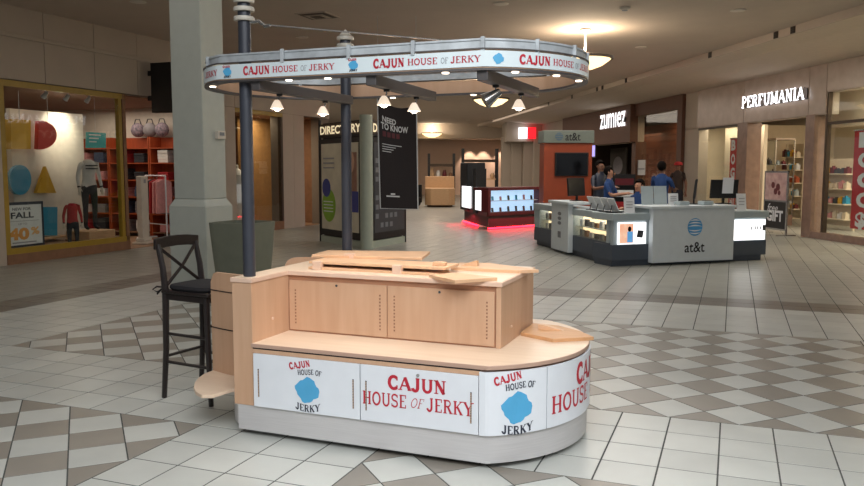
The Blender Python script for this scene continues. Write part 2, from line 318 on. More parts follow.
# ================================================================== FLOOR
floor = struct(MB().box(-26, 26, -4, 27, -.2, -.0022), 'floor', 'grout')
struct(MB().box(-40, 40, 26.4, 75, -.2, -.001), 'floor_far', 'beige')
def clip(poly, x0, x1, y0, y1):
    def cut(p, f):
        out = []
        for i in range(len(p)):
            a, b = p[i], p[(i + 1) % len(p)]; fa, fb = f(a), f(b)
            if fa >= 0: out.append(a)
            if (fa >= 0) != (fb >= 0): t = fa / (fa - fb); out.append((a[0] + (b[0] - a[0]) * t, a[1] + (b[1] - a[1]) * t))
        return out
    for f in (lambda p: p[0] - x0, lambda p: x1 - p[0], lambda p: p[1] - y0, lambda p: y1 - p[1]):
        poly = cut(poly, f)
        if len(poly) < 3: return []
    return poly
tiles = []                                               # (polygon in grid units, material)
J = .0048 / T; S2 = sqrt(2); DB = 7 * S2
def emit(poly, m):
    if len(poly) < 3: return
    a = abs(sum(poly[i][0] * poly[(i + 1) % len(poly)][1] - poly[(i + 1) % len(poly)][0] * poly[i][1] for i in range(len(poly)))) / 2
    if a > .03: tiles.append((poly, m))
def gridregion(x0, x1, y0, y1, m):
    for i in range(math.floor(x0), math.ceil(x1)):
        for j in range(math.floor(y0), math.ceil(y1)):
            emit(clip([(i + J, j + J), (i + 1 - J, j + J), (i + 1 - J, j + 1 - J), (i + J, j + 1 - J)], x0 + J, x1 - J, y0 + J, y1 - J), m)
def diamondregion(cx, cy, x0, x1, y0, y1):               # the block's corner (cx, cy) is the middle of a tan diamond
    h = S2 / 2 - J * 1.2; n = 9
    for i in range(-2 * n, 2 * n + 1):
        for j in range(-2 * n, 2 * n + 1):
            x = cx + (i + j) * S2 / 2; y = cy + (i - j) * S2 / 2
            if x < x0 - 1 or x > x1 + 1 or y < y0 - 1 or y > y1 + 1: continue
            emit(clip([(x + h, y), (x, y + h), (x - h, y), (x, y - h)], x0 + J, x1 - J, y0 + J, y1 - J), 'tan' if (i + j) % 2 == 0 else 'tile')
XS = [-23, -8 - DB, -8, -4, -4 + DB, 11]; YS = [-15, -DB, 0, 4, 4 + DB]
for (cx, x0, x1) in ((-8, -8 - DB, -8), (-4, -4, -4 + DB)):
    for (cy, y0, y1) in ((0, -DB, 0), (4, 4, 4 + DB)): diamondregion(cx, cy, x0, x1, y0, y1)
gridregion(-23, 11, 0, 4, 'tile'); gridregion(-8, -4, -DB, 0, 'tile'); gridregion(-8, -4, 4, 4 + DB, 'tile')
gridregion(-23, 11, -15, -DB, 'tile'); gridregion(-23, -8 - DB, -DB, 0, 'tile'); gridregion(-23, -8 - DB, 4, 14, 'tile'); gridregion(-4 + DB, 11, -DB, 0, 'tile'); gridregion(-4 + DB, 11, 4, 14, 'tile')
gridregion(-25, 13, -17, -15, 'band'); gridregion(-25, -23, -15, 14, 'band'); gridregion(11, 13, -15, 14, 'band')
gridregion(-35, -25, -85, 14, 'beige'); gridregion(-25, 13, -85, -17, 'beige'); gridregion(13, 34, -85, 10, 'beige')
vis = []
for poly, m in tiles:
    ps = [gr(*p) for p in poly]; c = sum(ps, Vector()) / len(ps)
    if c.y < 1.4 or c.y > 26.6: continue
    px, py = proj(c)
    if px < -260 or px > 1124 or py > 760: continue
    a = [proj(p) for p in ps if p.y > .5]
    area = abs(sum(a[i][0] * a[(i + 1) % len(a)][1] - a[(i + 1) % len(a)][0] * a[i][1] for i in range(len(a)))) / 2 if (0 < px < 864 and py < 500) else 0
    vis.append((area, ps, m, c))
vis.sort(key=lambda t: -t[0])
def tilemesh(name, items):
    v, f, tone = [], [], []
    for ps, c in items:
        n = len(v); k = len(ps)
        if (ps[1] - ps[0]).cross(ps[2] - ps[1]).z < 0: ps = ps[::-1]
        for p in ps:
            d = (c - p); d = d / (d.length or 1) * .003; v.append((p.x + d.x, p.y + d.y, 0))
        v += [(p.x, p.y, -.001) for p in ps]; v += [(p.x, p.y, -.004) for p in ps]
        f.append(tuple(range(n, n + k)))
        f += [(n + k + i, n + k + (i + 1) % k, n + (i + 1) % k, n + i) for i in range(k)] + [(n + 2 * k + i, n + 2 * k + (i + 1) % k, n + k + (i + 1) % k, n + k + i) for i in range(k)]
        tone += [random.random()] * (1 + 2 * k)
    me = bpy.data.meshes.new(name); me.from_pydata(v, [], f); me.update()
    at = me.attributes.new('tone', 'FLOAT', 'FACE'); at.data.foreach_set('value', tone); return me
for area, ps, m, c in vis[:300]:
    me = tilemesh('floor_tile', [(ps, c)]); me.materials.append(M[m]); o = bpy.data.objects.new('floor_tile', me); COL.objects.link(o); o.parent = floor
for m in ('tile', 'tan', 'band', 'beige'):
    it = [(ps, c) for area, ps, mm, c in vis[300:] if mm == m]
    if it:
        me = tilemesh('floor_tiles', it); me.materials.append(M[m]); o = bpy.data.objects.new('floor_tiles', me); COL.objects.link(o); o.parent = floor; o['kind'] = 'stuff'

# ================================================================== CEILING AND WALLS
CZ = 4.3
# main ceiling stops at the soffit along the right wall
p = [(-40, -6), RF.w(-26, 2.55)[:2], RF.w(36, 2.55)[:2], (-40, 60)]
struct(MB().prism([tuple(x) for x in p], CZ, CZ + .2), 'ceiling', 'ceil')
so = struct(MB().prism([(-26, 2.55), (36, 2.55), (36, 2.5), (-26, 2.5)], 4.15, CZ + .2), 'trim_1', 'ceil', RF)
struct(MB().prism([(-26, 2.5), (36, 2.5), (36, 1.75), (-26, 1.75)], 4.15, 4.25), 'ceiling_soffit', 'soffit', RF)
def extrude_x(prof, x0, x1):                             # profile in (y, z) run along x
    n = len(prof); mb = MB(); mb.add([(x0, y, z) for y, z in prof] + [(x1, y, z) for y, z in prof], [tuple(range(n)), tuple(range(2 * n - 1, n - 1, -1))] + [((i + 1) % n, i, n + i, n + (i + 1) % n) for i in range(n)]); return mb
struct(extrude_x([(1.75, 4.15), (1.75, 4.25), (-.2, 4.25), (-.2, 4.0), (0, 4.0), (.5, 4.02), (1.1, 4.07), (1.6, 4.13)], -26, 36), 'trim_2', 'soffit', RF)
for i, (px, py) in enumerate([(793, 25.7), (776, 31), (710, 51.7), (626, 77), (602.5, 85), (597, 87), (572, 95), (548.6, 100)]):
    q = RF.py(px, py, 2.56)
    v = thing('air_vent', '', 'vent', RF, (q.x, 2.552, 4.225), 0, 'small square vents along the right ceiling edge')
    v['label'] = 'small dark square ceiling vent, %s from the right end of the row' % ['first', 'second', 'third', 'fourth', 'fifth', 'sixth', 'seventh', 'eighth'][i]
    B(-.075, .075, 0, .012, -.065, .065).out('vent_frame', 'bronze', v)
    for k in range(3): B(-.06, .06, .012, .018, -.05 + k * .035, -.03 + k * .035).out('slat', 'black', v)

# left shop wall -----------------------------------------------------------------
def lx(px, ly=0, py=200): return LF.py(px, py, ly).x
X0, X1 = lx(3), lx(127.5)                                # window bay
XE0, XE1 = lx(206), lx(236)                              # pier hidden by the column
XS0, XS1 = lx(283), lx(304); XEND = lx(330)
wl = MB(); wl.box(-9, XEND, 0, .22, 3.08, CZ)
wl.box(-9, X0, 0, .35, 0, 3.08); wl.box(XE0, XE1, 0, .35, 0, 3.08); wl.box(XS0, XS1, 0, .35, 0, 3.08); wl.box(lx(321), XEND, 0, .3, 0, 3.08)
wall_left = struct(wl, 'wall_left', 'wallj', LF)
xs = [-9, -6.2, lx(-60), lx(50), lx(99), lx(141), lx(190), lx(236), lx(283), XEND]
for a, b in zip(xs, xs[1:]):
    B(a + .006, b - .006, -.02, .02, 3.09, 3.78).out('wall_panel', 'wallp', wall_left); B(a + .006, b - .006, -.02, .02, 3.85, CZ).out('wall_panel', 'wallp', wall_left)
for a, b in ((-9, X0), (XE0, XE1), (XS0, (XS0 + XS1) / 2), ((XS0 + XS1) / 2, XS1)): B(a + .004, b - .004, -.03, .02, 0, 3.08).out('wall_panel', 'wallp', wall_left)
struct(B(-9, XEND, -.06, .02, 3.775, 3.845), 'trim_3', 'wallp', LF, bevel=.015)
# rooms behind it: window bay, shop, second shop
SB = 7.0
struct(B(-9, XEND, .22, SB, 3.06, 3.2), 'ceiling_shop', 'brownwall', LF)
struct(B(-9, XEND, .02, SB, -.05, .004), 'floor_shop', 'storefloor', LF)
struct(B(-9, XEND, SB, SB + .2, 0, 3.1), 'wall_shop_back', 'brownwall', LF)
XP = lx(215)                                             # partition between the two shops
struct(B(XP, XP + .2, .35, SB, 0, 3.06), 'wall_shop_side', 'storewall', LF)
struct(B(-9, -8.8, .35, SB, 0, 3.06), 'wall_shop_end', 'storewall', LF)
struct(B(XEND - .2, XEND, .3, SB, 0, 3.06), 'wall_shop_far', 'brownwall', LF)
# far end of the concourse
struct(B(-16, 12, 50, 50.3, 0, CZ), 'wall_back', mat('far_plaster', (206, 178, 158), .85, noise=.03))
struct(B(-16, 5.0, 47.5, 50, 3.45, CZ), 'trim_4', 'soffit')
# right wall ---------------------------------------------------------------------
def rx(px, ly=0, py=170): return RF.py(px, py, ly).x
def rz(px, py, ly=0): return RF.py(px, py, ly).z
RX = {k: rx(k) for k in (864, 826, 815, 806, 748, 738, 698, 684, 637, 600, 568, 540)}
wr = MB(); wr.box(-26, RX[826], -.25, 0, 3.35, 4.05); wr.box(RX[826], RX[684], -.25, 0, 2.86, 4.05); wr.box(RX[684], RX[637], -.25, 0, 3.55, 4.05); wr.box(RX[637], 33, -.25, 0, 2.62, 4.05)
wr.box(RX[698], RX[684], -.3, 0, 0, 2.9); wr.box(RX[568], RX[540], -.3, 0, 0, 2.9); wr.box(rx(528), 33, -.3, 0, 0, 2.9); wr.box(-26, -16, -.3, 0, 0, 2.9)
wall_right = struct(wr, 'wall_right', 'wallp', RF)
struct(B(-26, 33, -5.2, -5, 0, 3.6), 'wall_shop_back_right', 'cream', RF)
struct(B(-26, 33, -5, -.25, 3.58, 3.7), 'ceiling_shop_right', 'cream', RF)
struct(B(RX[684] - .25, RX[684] - .1, -5, -.3, 0, 3.02), 'wall_shop_divider', 'cream', RF)
struct(B(RX[568], RX[568] + .15, -5, -.3, 0, 3.58), 'wall_shop_divider_far', 'zdark', RF)

# ================================================================== KIOSK CART
kiosk = thing('retail_cart', 'maple and white stadium-shaped retail cart with round-ended canopy in the foreground', 'kiosk', KF)
W, R, HB = 1.36, .78, .382
def rarc(a1, off=0, n=22, W=W, R=R, f0=0, f1=1):
    b0 = W / 2; ph = math.asin(b0 / R); h = sqrt(R * R - b0 * b0)
    return [(a1 - h + (R + off) * cos(-ph + 2 * ph * (f0 + (f1 - f0) * i / n)), b0 + (R + off) * sin(-ph + 2 * ph * (f0 + (f1 - f0) * i / n))) for i in range(n + 1)]
def plan(off=0, aL=-1.6): return [(aL - off, -off)] + [(p[0], min(max(p[1], -off), W + off)) for p in rarc(0, off)] + [(aL - off, W + off)]
MB().prism(plan(-.003, -1.578), .034, .186).out('plinth', 'brushed', kiosk, True)
end = [(-1.6, .1)] + [(-1.6 - .26 * sin(pi * t / 12), .68 - .58 * cos(pi * t / 12)) for t in range(1, 12)] + [(-1.6, 1.26)]
MB().prism(end, .02, .232).out('plinth', 'brushed', kiosk, True)
for a, b in ((-1.45, .15), (-1.45, 1.2), (-.1, .15), (-.1, 1.2), (-1.8, .7)): MB().lathe([(.03, 0), (.03, .008), (.012, .01), (.012, .04)], 10, (a, b, 0)).out('levelling_foot', 'black', kiosk)
MB().prism(plan(-.02), .186, .536).out('cabinet_body', 'wooddark', kiosk)
MB().prism(plan(.006, -1.465), .544, .5672).out('deck', 'deckedge', kiosk, False, .003); MB().prism(plan(.003, -1.463), .5672, .5682).out('deck_veneer', 'woodtop', kiosk)
B(-1.46, -.04, .0, .02, .512, .536).out('top_rail', 'wood', kiosk); B(-1.46, -.04, -.001, .02, .536, .5442).out('shadow_gap', 'gap', kiosk)  # dark strip set in for the shade between rail and deck
# divider block with cap
B(-1.6, -1.462, 0, .42, .186, .93).out('divider_panel', 'wood', kiosk, False, .003)
MB().prism([(-1.607, -.007), (-1.455, -.007), (-1.455, .39), (-.037, .39), (-.037, 1.165), (-1.607, 1.165)], .93, .957).out('top_panel', 'woodedge', kiosk, False, .003)
MB().prism([(-1.6, 0), (-1.462, 0), (-1.462, .397), (-.044, .397), (-.044, 1.158), (-1.6, 1.158)], .9571, .9585).out('top_veneer', 'woodtop', kiosk)
# upper box
B(-1.6, -.045, .42, 1.15, .568, .93).out('upper_cabinet', 'wood', kiosk)
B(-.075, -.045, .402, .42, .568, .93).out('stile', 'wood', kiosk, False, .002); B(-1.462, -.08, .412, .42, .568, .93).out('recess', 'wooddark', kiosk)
def dots(parent, x, y, z0, z1, n, m='gap', w=.006, h=None):
    mb = MB(); st = (z1 - z0) / n
    for k in range(n): mb.box(x - w / 2, x + w / 2, y - .0015, y + .001, z0 + k * st, z0 + k * st + st * (h or .5))
    mb.out('slot_strip', m, parent)
for a, b in ((-1.452, -.768), (-.762, -.085)):
    d = B(a, b, .402, .416, .578, .897).out('cabinet_door', 'wood', kiosk, False, .002)
    dots(d, a + .045, .402, .62, .85, 11, 'wooddk2', .009, .45); dots(d, b - .045, .402, .62, .85, 11, 'wooddk2', .009, .45)
    MB().cyl(((a + b) / 2, .406, .878), ((a + b) / 2, .398, .878), .008).out('lock', 'chrome', d)
    B((a + b) / 2 - .0015, (a + b) / 2 + .0015, -.0 + .3975, .3985, .873, .884).out('keyhole', 'gap', d)
MB().cyl((-.045, .62, .66), (-.040, .62, .66), .008).out('screw_cap', 'woodedge', kiosk); MB().cyl((-1.462, .22, .68), (-1.456, .22, .68), .009).out('screw_cap', 'woodedge', kiosk)
# white front doors with lettering
doors = []
for a, b in ((-1.452, -.747), (-.741, -.045)):
    d = B(a, b, -.012, .004, .19, .51).out('front_door', 'white', kiosk, False, .002); doors.append(d)
    for x in (a + .035, b - .04):
        B(x - .004, x + .004, -.0135, -.01, .25, .42).out('slot_strip', 'gap', d)
        dots(d, x, -.0135, .252, .418, 18, 'wood', .006, .55)
MB().cyl((-.39, -.011, .482), (-.39, -.017, .482), .009).out('lock', 'chrome', doors[1])
ff = lambda s, t: (s, -.0135, t)
lettering('lettering', slab('CAJUN', .24), 'red', doors[1], ff, .345, .075, -.57, .39)
lettering('lettering', slab('HOUSE', .17), 'red', doors[1], ff, .27, .075, -.728, .288)
lettering('lettering', slab('JERKY', .17), 'red', doors[1], ff, .268, .075, -.34, .288)
lettering('lettering', slab('OF', .10), 'red', doors[1], lambda s, t: (s + (t - .3) * .25, -.0135, t), .075, .055, -.438, .297)
def badge(parent, fn, cx, cz, k, m='blueprint'):
    pts = [(cx, cz)]
    for q in (.25, .5, .75, 1):
        for i in range(28):
            t = 2 * pi * i / 28; r = q * (1 + .09 * cos(4 * t + .8) + .05 * sin(9 * t)); pts.append((cx + k * 1.05 * r * cos(t), cz + k * r * sin(t)))
    fs = [(0, 1 + i, 1 + (i + 1) % 28) for i in range(28)] + [(1 + r * 28 + i, 29 + r * 28 + i, 29 + r * 28 + (i + 1) % 28, 1 + r * 28 + (i + 1) % 28) for r in range(3) for i in range(28)]
    MB().add([fn(*p) for p in pts], fs).out('emblem_patch', m, parent)
def emblem(parent, fn, fo, cx, cz, k):                   # words around a blue patch
    badge(parent, fo, cx, cz, .38 * k)
    rot = lambda ang, ox, oz: (lambda s, t: (ox + s * cos(ang) - t * sin(ang), oz + s * sin(ang) + t * cos(ang)))
    lettering('lettering', slab('CAJUN', .26), 'red', parent, fn, .74 * k, .2 * k, 0, 0, warp=rot(.2, cx - .60 * k, cz + .60 * k))
    lettering('lettering', slab('HOUSE', .21), 'navy', parent, fn, .56 * k, .16 * k, 0, 0, warp=rot(.1, cx - .32 * k, cz + .45 * k))
    lettering('lettering', slab('OF', .21), 'navy', parent, fn, .21 * k, .16 * k, 0, 0, warp=rot(-.15, cx + .28 * k, cz + .50 * k))
    lettering('lettering', slab('JERKY', .22), 'navy', parent, fn, .86 * k, .22 * k, cx - .42 * k, cz - .68 * k, warp=lambda s, t: (s, t + .45 / k * (s - cx) ** 2))
emblem(doors[0], ff, lambda s, t: (s, -.0128, t), -1.085, .325, .19)
# curved white panels at the round end
arc = [(-.04, -.012), (0, -.012)] + [p for p in rarc(0, .012, 60)][1:]
acc = [0]
for p0, p1 in zip(arc, arc[1:]): acc.append(acc[-1] + hypot(p1[0] - p0[0], p1[1] - p0[1]))
def arcfn(off):
    def fn(s, t):
        s = max(0, min(acc[-1] - 1e-6, s)); i = max(k for k in range(len(acc) - 1) if acc[k] <= s); f = (s - acc[i]) / (acc[i + 1] - acc[i])
        p0, p1 = arc[i], arc[i + 1]; L = hypot(p1[0] - p0[0], p1[1] - p0[1]); nx, ny = (p1[1] - p0[1]) / L, -(p1[0] - p0[0]) / L
        return (p0[0] + (p1[0] - p0[0]) * f + nx * off, p0[1] + (p1[1] - p0[1]) * f + ny * off, t)
    return fn
def sof(px): return min((abs(proj(KF.w(*arcfn(0)(k * .005, .4)))[0] - px), k * .005) for k in range(0, 150))[1]
SP = sof(547)
def arcpanel(s0, s1): 
    n = 24; return MB().wall([arcfn(0)(s0 + (s1 - s0) * i / n, 0)[:2] for i in range(n + 1)], .19, .534, .014)
cp1 = arcpanel(0, SP - .003).out('curved_panel', 'white', kiosk, True); cp2 = arcpanel(SP + .003, 1.05).out('curved_panel', 'white', kiosk, True); arcpanel(1.056, acc[-1]).out('curved_panel', 'white', kiosk, True)
emblem(cp1, arcfn(.0022), arcfn(.0012), SP * .53, .333, .215)
lettering('lettering', slab('CAJUN', .24), 'red', cp2, arcfn(.002), .47, .115, SP + .27, .385)
lettering('lettering', slab('HOUSE', .17), 'red', cp2, arcfn(.002), .42, .10, SP + .035, .262)
lettering('lettering', slab('JERKY', .17), 'red', cp2, arcfn(.002), .34, .10, SP + .56, .262)
# left wings and half-moon foot shelf
half = [(-1.66, .06), (-1.69, -.09), (-1.75, -.115), (-1.83, -.07), (-1.90, .0), (-1.97, .1), (-2.02, .2), (-2.05, .30), (-2.05, .40), (-1.6, .40), (-1.6, .1)]
MB().prism(half, .232, .255).out('foot_shelf', 'woodtop', kiosk, False, .004)
def wing(sgn, b0, zt, z0=.232, LW=.45):
    path = [(-1.6 - LW * t / 14, b0 + .1 * (t / 14) ** 1.8 * sgn) for t in range(15)]
    mb = MB(); n = 14; th = .02; rc = .07
    tops = []
    for t in range(15):
        x = LW * (14 - t) / 14; tops.append(zt if x > rc else zt - rc + sqrt(max(0, rc * rc - (rc - x) ** 2)))
    for k in range(14):
        (ax, ay), (bx, by) = path[k], path[k + 1]
        mb.add([(ax, ay, z0), (bx, by, z0), (bx, by, tops[k + 1]), (ax, ay, tops[k]), (ax, ay + th, z0), (bx, by + th, z0), (bx, by + th, tops[k + 1]), (ax, ay + th, tops[k])],
               [(1, 0, 3, 2), (4, 5, 6, 7), (2, 3, 7, 6), (0, 1, 5, 4)] + ([(1, 2, 6, 5)] if k == 13 else []))
    o = mb.out('end_panel', 'wood', kiosk, True); return o, path
wg, path = wing(1, .29, .925)
for zz in (.80, .55):
    m2 = MB(); m2.wall([(x, y - .0015) for x, y in path], zz, zz + .006, .003)
    m2.out('seam', 'gap', wg)
dots(wg, path[6][0], path[6][1] - .001, .26, .86, 30, 'wooddark', .006)
wing(-1, 1.06, .965, .232, .24)
# poles with ivory rings
CW, CR = 1.27, .70
for b, a in ((.08, -1.528), (1.1, -1.40)):
    zt_ = 2.60 if b < 1 else 2.525
    po = MB().cyl((a, b, .957), (a, b, zt_), .037, n=18).out('pole', 'pole', kiosk, True)
    MB().lathe([(.037, zt_), (.045, zt_ + .008), (.02, zt_ + .03), (0, zt_ + .05)], 16, (a, b, 0)).out('finial', 'ring', po, True)
    for z in ((2.475, 2.53, 2.578) if b < 1 else (2.46, 2.51)): MB().lathe([(.036, z - .012), (.058, z - .012), (.06, z - .007), (.06, z + .007), (.058, z + .012), (.036, z + .012)], 20, (a, b, 0)).out('ring', 'ring', po, True)
# canopy hoop
def hoop(off, n=26):
    cl, crr = -1.655, -.035
    r = rarc(crr, off, n, CW, CR); l = [(cl + crr - p[0], p[1]) for p in r][::-1]
    return [(p[0], p[1]) for p in r], l
def loop(off):
    r, l = hoop(off); return r + l
def ringmesh(o0, o1, z0, z1):
    a, b = loop(o0), loop(o1); n = len(a); mb = MB()
    mb.add([(*p, z0) for p in a] + [(*p, z0) for p in b] + [(*p, z1) for p in a] + [(*p, z1) for p in b], [f for i in range(n) for j in [(i + 1) % n] for f in ((i, j, 2 * n + j, 2 * n + i), (n + j, n + i, 3 * n + i, 3 * n + j), (2 * n + i, 2 * n + j, 3 * n + j, 3 * n + i), (j, i, n + i, n + j))]); return mb
ringmesh(0, -.02, 2.118, 2.205).out('canopy_hoop', 'wood', kiosk, True)
ringmesh(.01, .0, 2.212, 2.218).out('hoop_lip', 'beam', kiosk, True)
fas = ringmesh(.006, 0, 2.124, 2.205).out('fascia', 'fascia', kiosk, True)
ringmesh(-.01, -.016, 2.217, 2.262).out('rail', 'steel', kiosk, True); ringmesh(-.004, -.022, 2.258, 2.268).out('rail_cap', 'steel', kiosk, True)
ringmesh(.004, -.06, 2.106, 2.118).out('soffit_ring', 'beam', kiosk, True)
lp = loop(-.004)
for i in range(0, len(lp), 5): MB().box(lp[i][0] - .01, lp[i][0] + .01, lp[i][1] - .008, lp[i][1] + .008, 2.2, 2.275).out('rail_post', 'steel', kiosk)
for a in (-1.22, -.80, -.42): B(a - .01, a + .01, -.012, .0, 2.2, 2.275).out('rail_post', 'steel', kiosk)
fc = lambda s, t: (s, -.0075, t)
FA = lambda px: KF.py(px, 68, 0).x
def fasciawords(x0, x1, fn):
    L = x1 - x0
    lettering('lettering', slab('CAJUN', .26), 'red', fas, fn, L * .30, .046, x0, 2.142); lettering('lettering', slab('HOUSE', .17), 'red', fas, fn, L * .28, .034, x0 + L * .33, 2.147)
    lettering('lettering', slab('OF', .12), 'greyprint', fas, fn, L * .07, .03, x0 + L * .64, 2.148); lettering('lettering', slab('JERKY', .17), 'red', fas, fn, L * .27, .034, x0 + L * .73, 2.147)
fasciawords(FA(244), FA(335), fc); fasciawords(FA(374), FA(481), fc)
for px in (228, 354): 
    badge(fas, fc, FA(px), 2.164, .026); lettering('lettering', slab('CAJUN', .3), 'red', fas, lambda s, t: (s, -.0082, t), .05, .012, FA(px) - .03, 2.188); lettering('lettering', slab('JERKY', .3), 'navy', fas, lambda s, t: (s, -.0082, t), .05, .012, FA(px) - .025, 2.131)
ra = rarc(-.035, .0075, 80, CW, CR); rac = [0]
for p0, p1 in zip(ra, ra[1:]): rac.append(rac[-1] + hypot(p1[0] - p0[0], p1[1] - p0[1]))
def rfn(s, t):
    s = max(0, min(rac[-1] - 1e-6, s)); i = max(k for k in range(len(rac) - 1) if rac[k] <= s); f = (s - rac[i]) / (rac[i + 1] - rac[i]); return (ra[i][0] + (ra[i + 1][0] - ra[i][0]) * f, ra[i][1] + (ra[i + 1][1] - ra[i][1]) * f, t)
def rs(px): return min((abs(proj(KF.w(*rfn(k * .005, 2.16)))[0] - px), k * .005) for k in range(0, 170))[1]
badge(fas, rfn, rs(499), 2.164, .026); fasciawords(rs(520), rs(588), rfn)
lfn = lambda s, t: (-1.69 - rfn(s, t)[0], rfn(s, t)[1], t)
lettering('lettering', slab('JERKY', .2), 'red', fas, lambda s, t: lfn(.26 - s, t), .2, .034, .05, 2.147)
# cross beams, lamps
for (a0, b0, a1, b1) in ((-1.42, .02, -1.38, 1.12), (-.68, .02, -.73, 1.06), (-.045, .02, -.03, 1.06)):
    bm = MB().obox(((a0 + a1) / 2, (b0 + b1) / 2, 2.085), .06, hypot(a1 - a0, b1 - b0), .06, atan2(b1 - b0, a1 - a0) - pi / 2).out('cross_beam', 'beam', kiosk, False, .004)
    for f in (.22, .7):
        x, y = a0 + (a1 - a0) * f, b0 + (b1 - b0) * f
        last = a0 > -.1 and f < .5
        tip = (x - .03, y - .03, 2.000)
        MB().tube([(x, y, 2.06), (x, y, 2.03), (x - .006, y - .006, 2.015)], .005, 6).out('lamp_stem', 'chrome', bm)
        MB().lathe([(.018, 2.042), (.018, 2.056)], 10, (x, y, 0)).out('lamp_mount', 'black', bm)
        if last:
            MB().tube([(x + .025, y, 2.02), (x - .05, y - .04, 1.965)], [.018, .045], 14).out('lamp_head', 'chrome', bm, True)
        else:
            MB().lathe([(.012, 2.018), (.022, 2.005), (.042, 1.965), (.04, 1.965), (.02, 2.0)], 14, (x - .01, y - .015, 0)).out('lamp_head', 'lampglass', bm, True)
            MB().ball((x - .01, y - .015, 1.975), .024, .024, .024).out('bulb', 'bulb', bm, True)
        lamp_on(kiosk, 'spot_light', 'SPOT', (x - .01, y - .02, 1.95), 6.5, col=(1, .94, .87), size=.04, spot=1.9, blend=.8)
for (x, y) in [(-1.2, -.0), (-.95, .0), (-.25, .0), (.10, .10), (.265, .33), (.33, .62), (-1.82, .13), (-.5, 1.2), (-1.1, 1.2)]:
    yy = y + .03 if y < 1 else y + .04
    MB().lathe([(.018, 2.1), (.02, 2.106), (0, 2.1065)], 14, (x, yy, 0)).out('puck_light', mat('puck', (255, 240, 220), emit=3, ecol=(255, 236, 210)), kiosk)
    lamp_on(kiosk, 'puck_lamp', 'SPOT', (x, yy, 2.09), 3.2, col=(1, .94, .88), size=.03, spot=1.8, blend=.7)
MB().tube([(-1.49, .08, 2.455), (-1.44, .1, 2.46), (-1.40, .1, 2.43), (-1.36, .1, 2.432)], .01, 8).out('cable_bracket', 'chrome', kiosk, True)
MB().tube([(-1.36, .1, 2.432), (-.05, .35, 2.28)], .004, 6).out('tie_cable', 'chrome', kiosk)

# ------------------------------------------------------------------ loose maple boards on the cart
def board(name, label, pts, z0, th, m='board', group=None):
    cx = sum(p[0] for p in pts) / len(pts); cy = sum(p[1] for p in pts) / len(pts)
    t = thing(name, label, 'board', KF, (cx, cy, z0), 0, group)
    MB().prism([(p[0] - cx, p[1] - cy) for p in pts], 0, th).out('panel', m, t, False, .002); return t, cx, cy
ZT = .9586
fr = thing('slatted_frame', 'slatted maple frame of two long boards with spacer blocks lying on the cart top', 'board', KF, (-.9, .58, ZT))
B(-.47, .42, -.08, .14, 0, .016).out('panel', 'board', fr, False, .002); B(-.47, .47, -.07, .18, .036, .052).out('panel', 'board', fr, False, .002)
for x in (-.40, .16): B(x - .03, x + .03, -.095, -.055, 0, .055).out('spacer_block', 'woodedge', fr, False, .002)
for x in (-.40, .16): B(x - .03, x + .03, .08, .13, .016, .036).out('spacer_block', 'woodedge', fr)
B(.36, .44, .0, .05, .052, .075).out('spacer_block', 'board', fr, False, .004)
t, cx, cy = board('long_board', 'longest loose maple board laid on top of the slatted frame', [(-1.46, .70), (-1.50, 1.0), (-.80, 1.20), (-.70, .80)], ZT + .0525, .018)
B(-.12, -.05, -.19, -.15, 0, .03).out('spacer_block', 'woodedge', t, False, .002)
t, cx, cy = board('angled_board', 'angle-cut maple board overhanging the right rear corner of the cart top', [(-.50, .80), (-.53, 1.05), (-.34, 1.11), (.057, .88), (-.05, .80)], ZT, .02)
MB().prismy([(-.19, .02), (-.10, .055), (-.08, .055), (-.08, .02)], -.04, 0).out('wedge_block', 'board', t)
board('triangular_board', 'triangular maple offcut poking over the front edge of the cart top', [(-.50, .42), (-.37, .56), (-.08, .44), (-.27, .24)], ZT, .02)
t, cx, cy = board('corner_board', 'round-edged maple board lying on the low deck beside the upper cabinet', [(-.035, .80), (.196, .683), (.414, .833), (.30, .98), (.14, 1.10), (-.035, 1.12)], .5682, .022, 'board2')
MB().prismy([(-.12, .022), (-.12, .05), (-.09, .05), (.04, .022)], .02, .06).out('wedge_block', 'board', t)

# ================================================================== BAR STOOL
st = thing('bar_stool', 'dark espresso wooden bar stool with cross back and black tied cushion', 'stool', KF, (-2.262, .60, 0), -.12)
# x: facing; back at -x
for sy in (-1, 1):
    MB().tube([(-.235, .178 * sy, 0), (-.205, .175 * sy, .35), (-.195, .174 * sy, .75), (-.215, .174 * sy, .92), (-.255, .175 * sy, 1.08)], [.018, .021, .024, .021, .018], 8).out('leg', 'blackwood', st, True)
    MB().tube([(.21, .18 * sy, 0), (.185, .17 * sy, .4), (.175, .165 * sy, .74)], [.017, .02, .023], 8).out('leg', 'blackwood', st, True)
    MB().tube([(-.2, .17 * sy, .46), (.19, .17 * sy, .46)], .011, 6).out('stretcher', 'blackwood', st); MB().tube([(-.205, .175 * sy, .26), (.19, .175 * sy, .26)], .011, 6).out('stretcher', 'blackwood', st)
MB().tube([(.19, -.17, .3), (.19, .17, .3)], .013, 6).out('stretcher', 'blackwood', st); MB().tube([(-.205, -.17, .3), (-.205, .17, .3)], .011, 6).out('stretcher', 'blackwood', st)
B(-.2, .195, -.185, .185, .70, .745).out('seat_apron', 'blackwood', st, False, .006); B(-.215, .22, -.2, .2, .745, .768).out('seat', 'blackwood', st, False, .008)
cu = MB()
nx = 9
cu.v = []; 
for zz, k in ((.768, .93), (.785, 1.0), (.805, .97), (.812, .8)):
    for i in range(24):
        t = 2 * pi * i / 24; e = .45
        cu.v.append((.005 + .205 * k * math.copysign(abs(cos(t)) ** e, cos(t)), .19 * k * math.copysign(abs(sin(t)) ** e, sin(t)), zz))
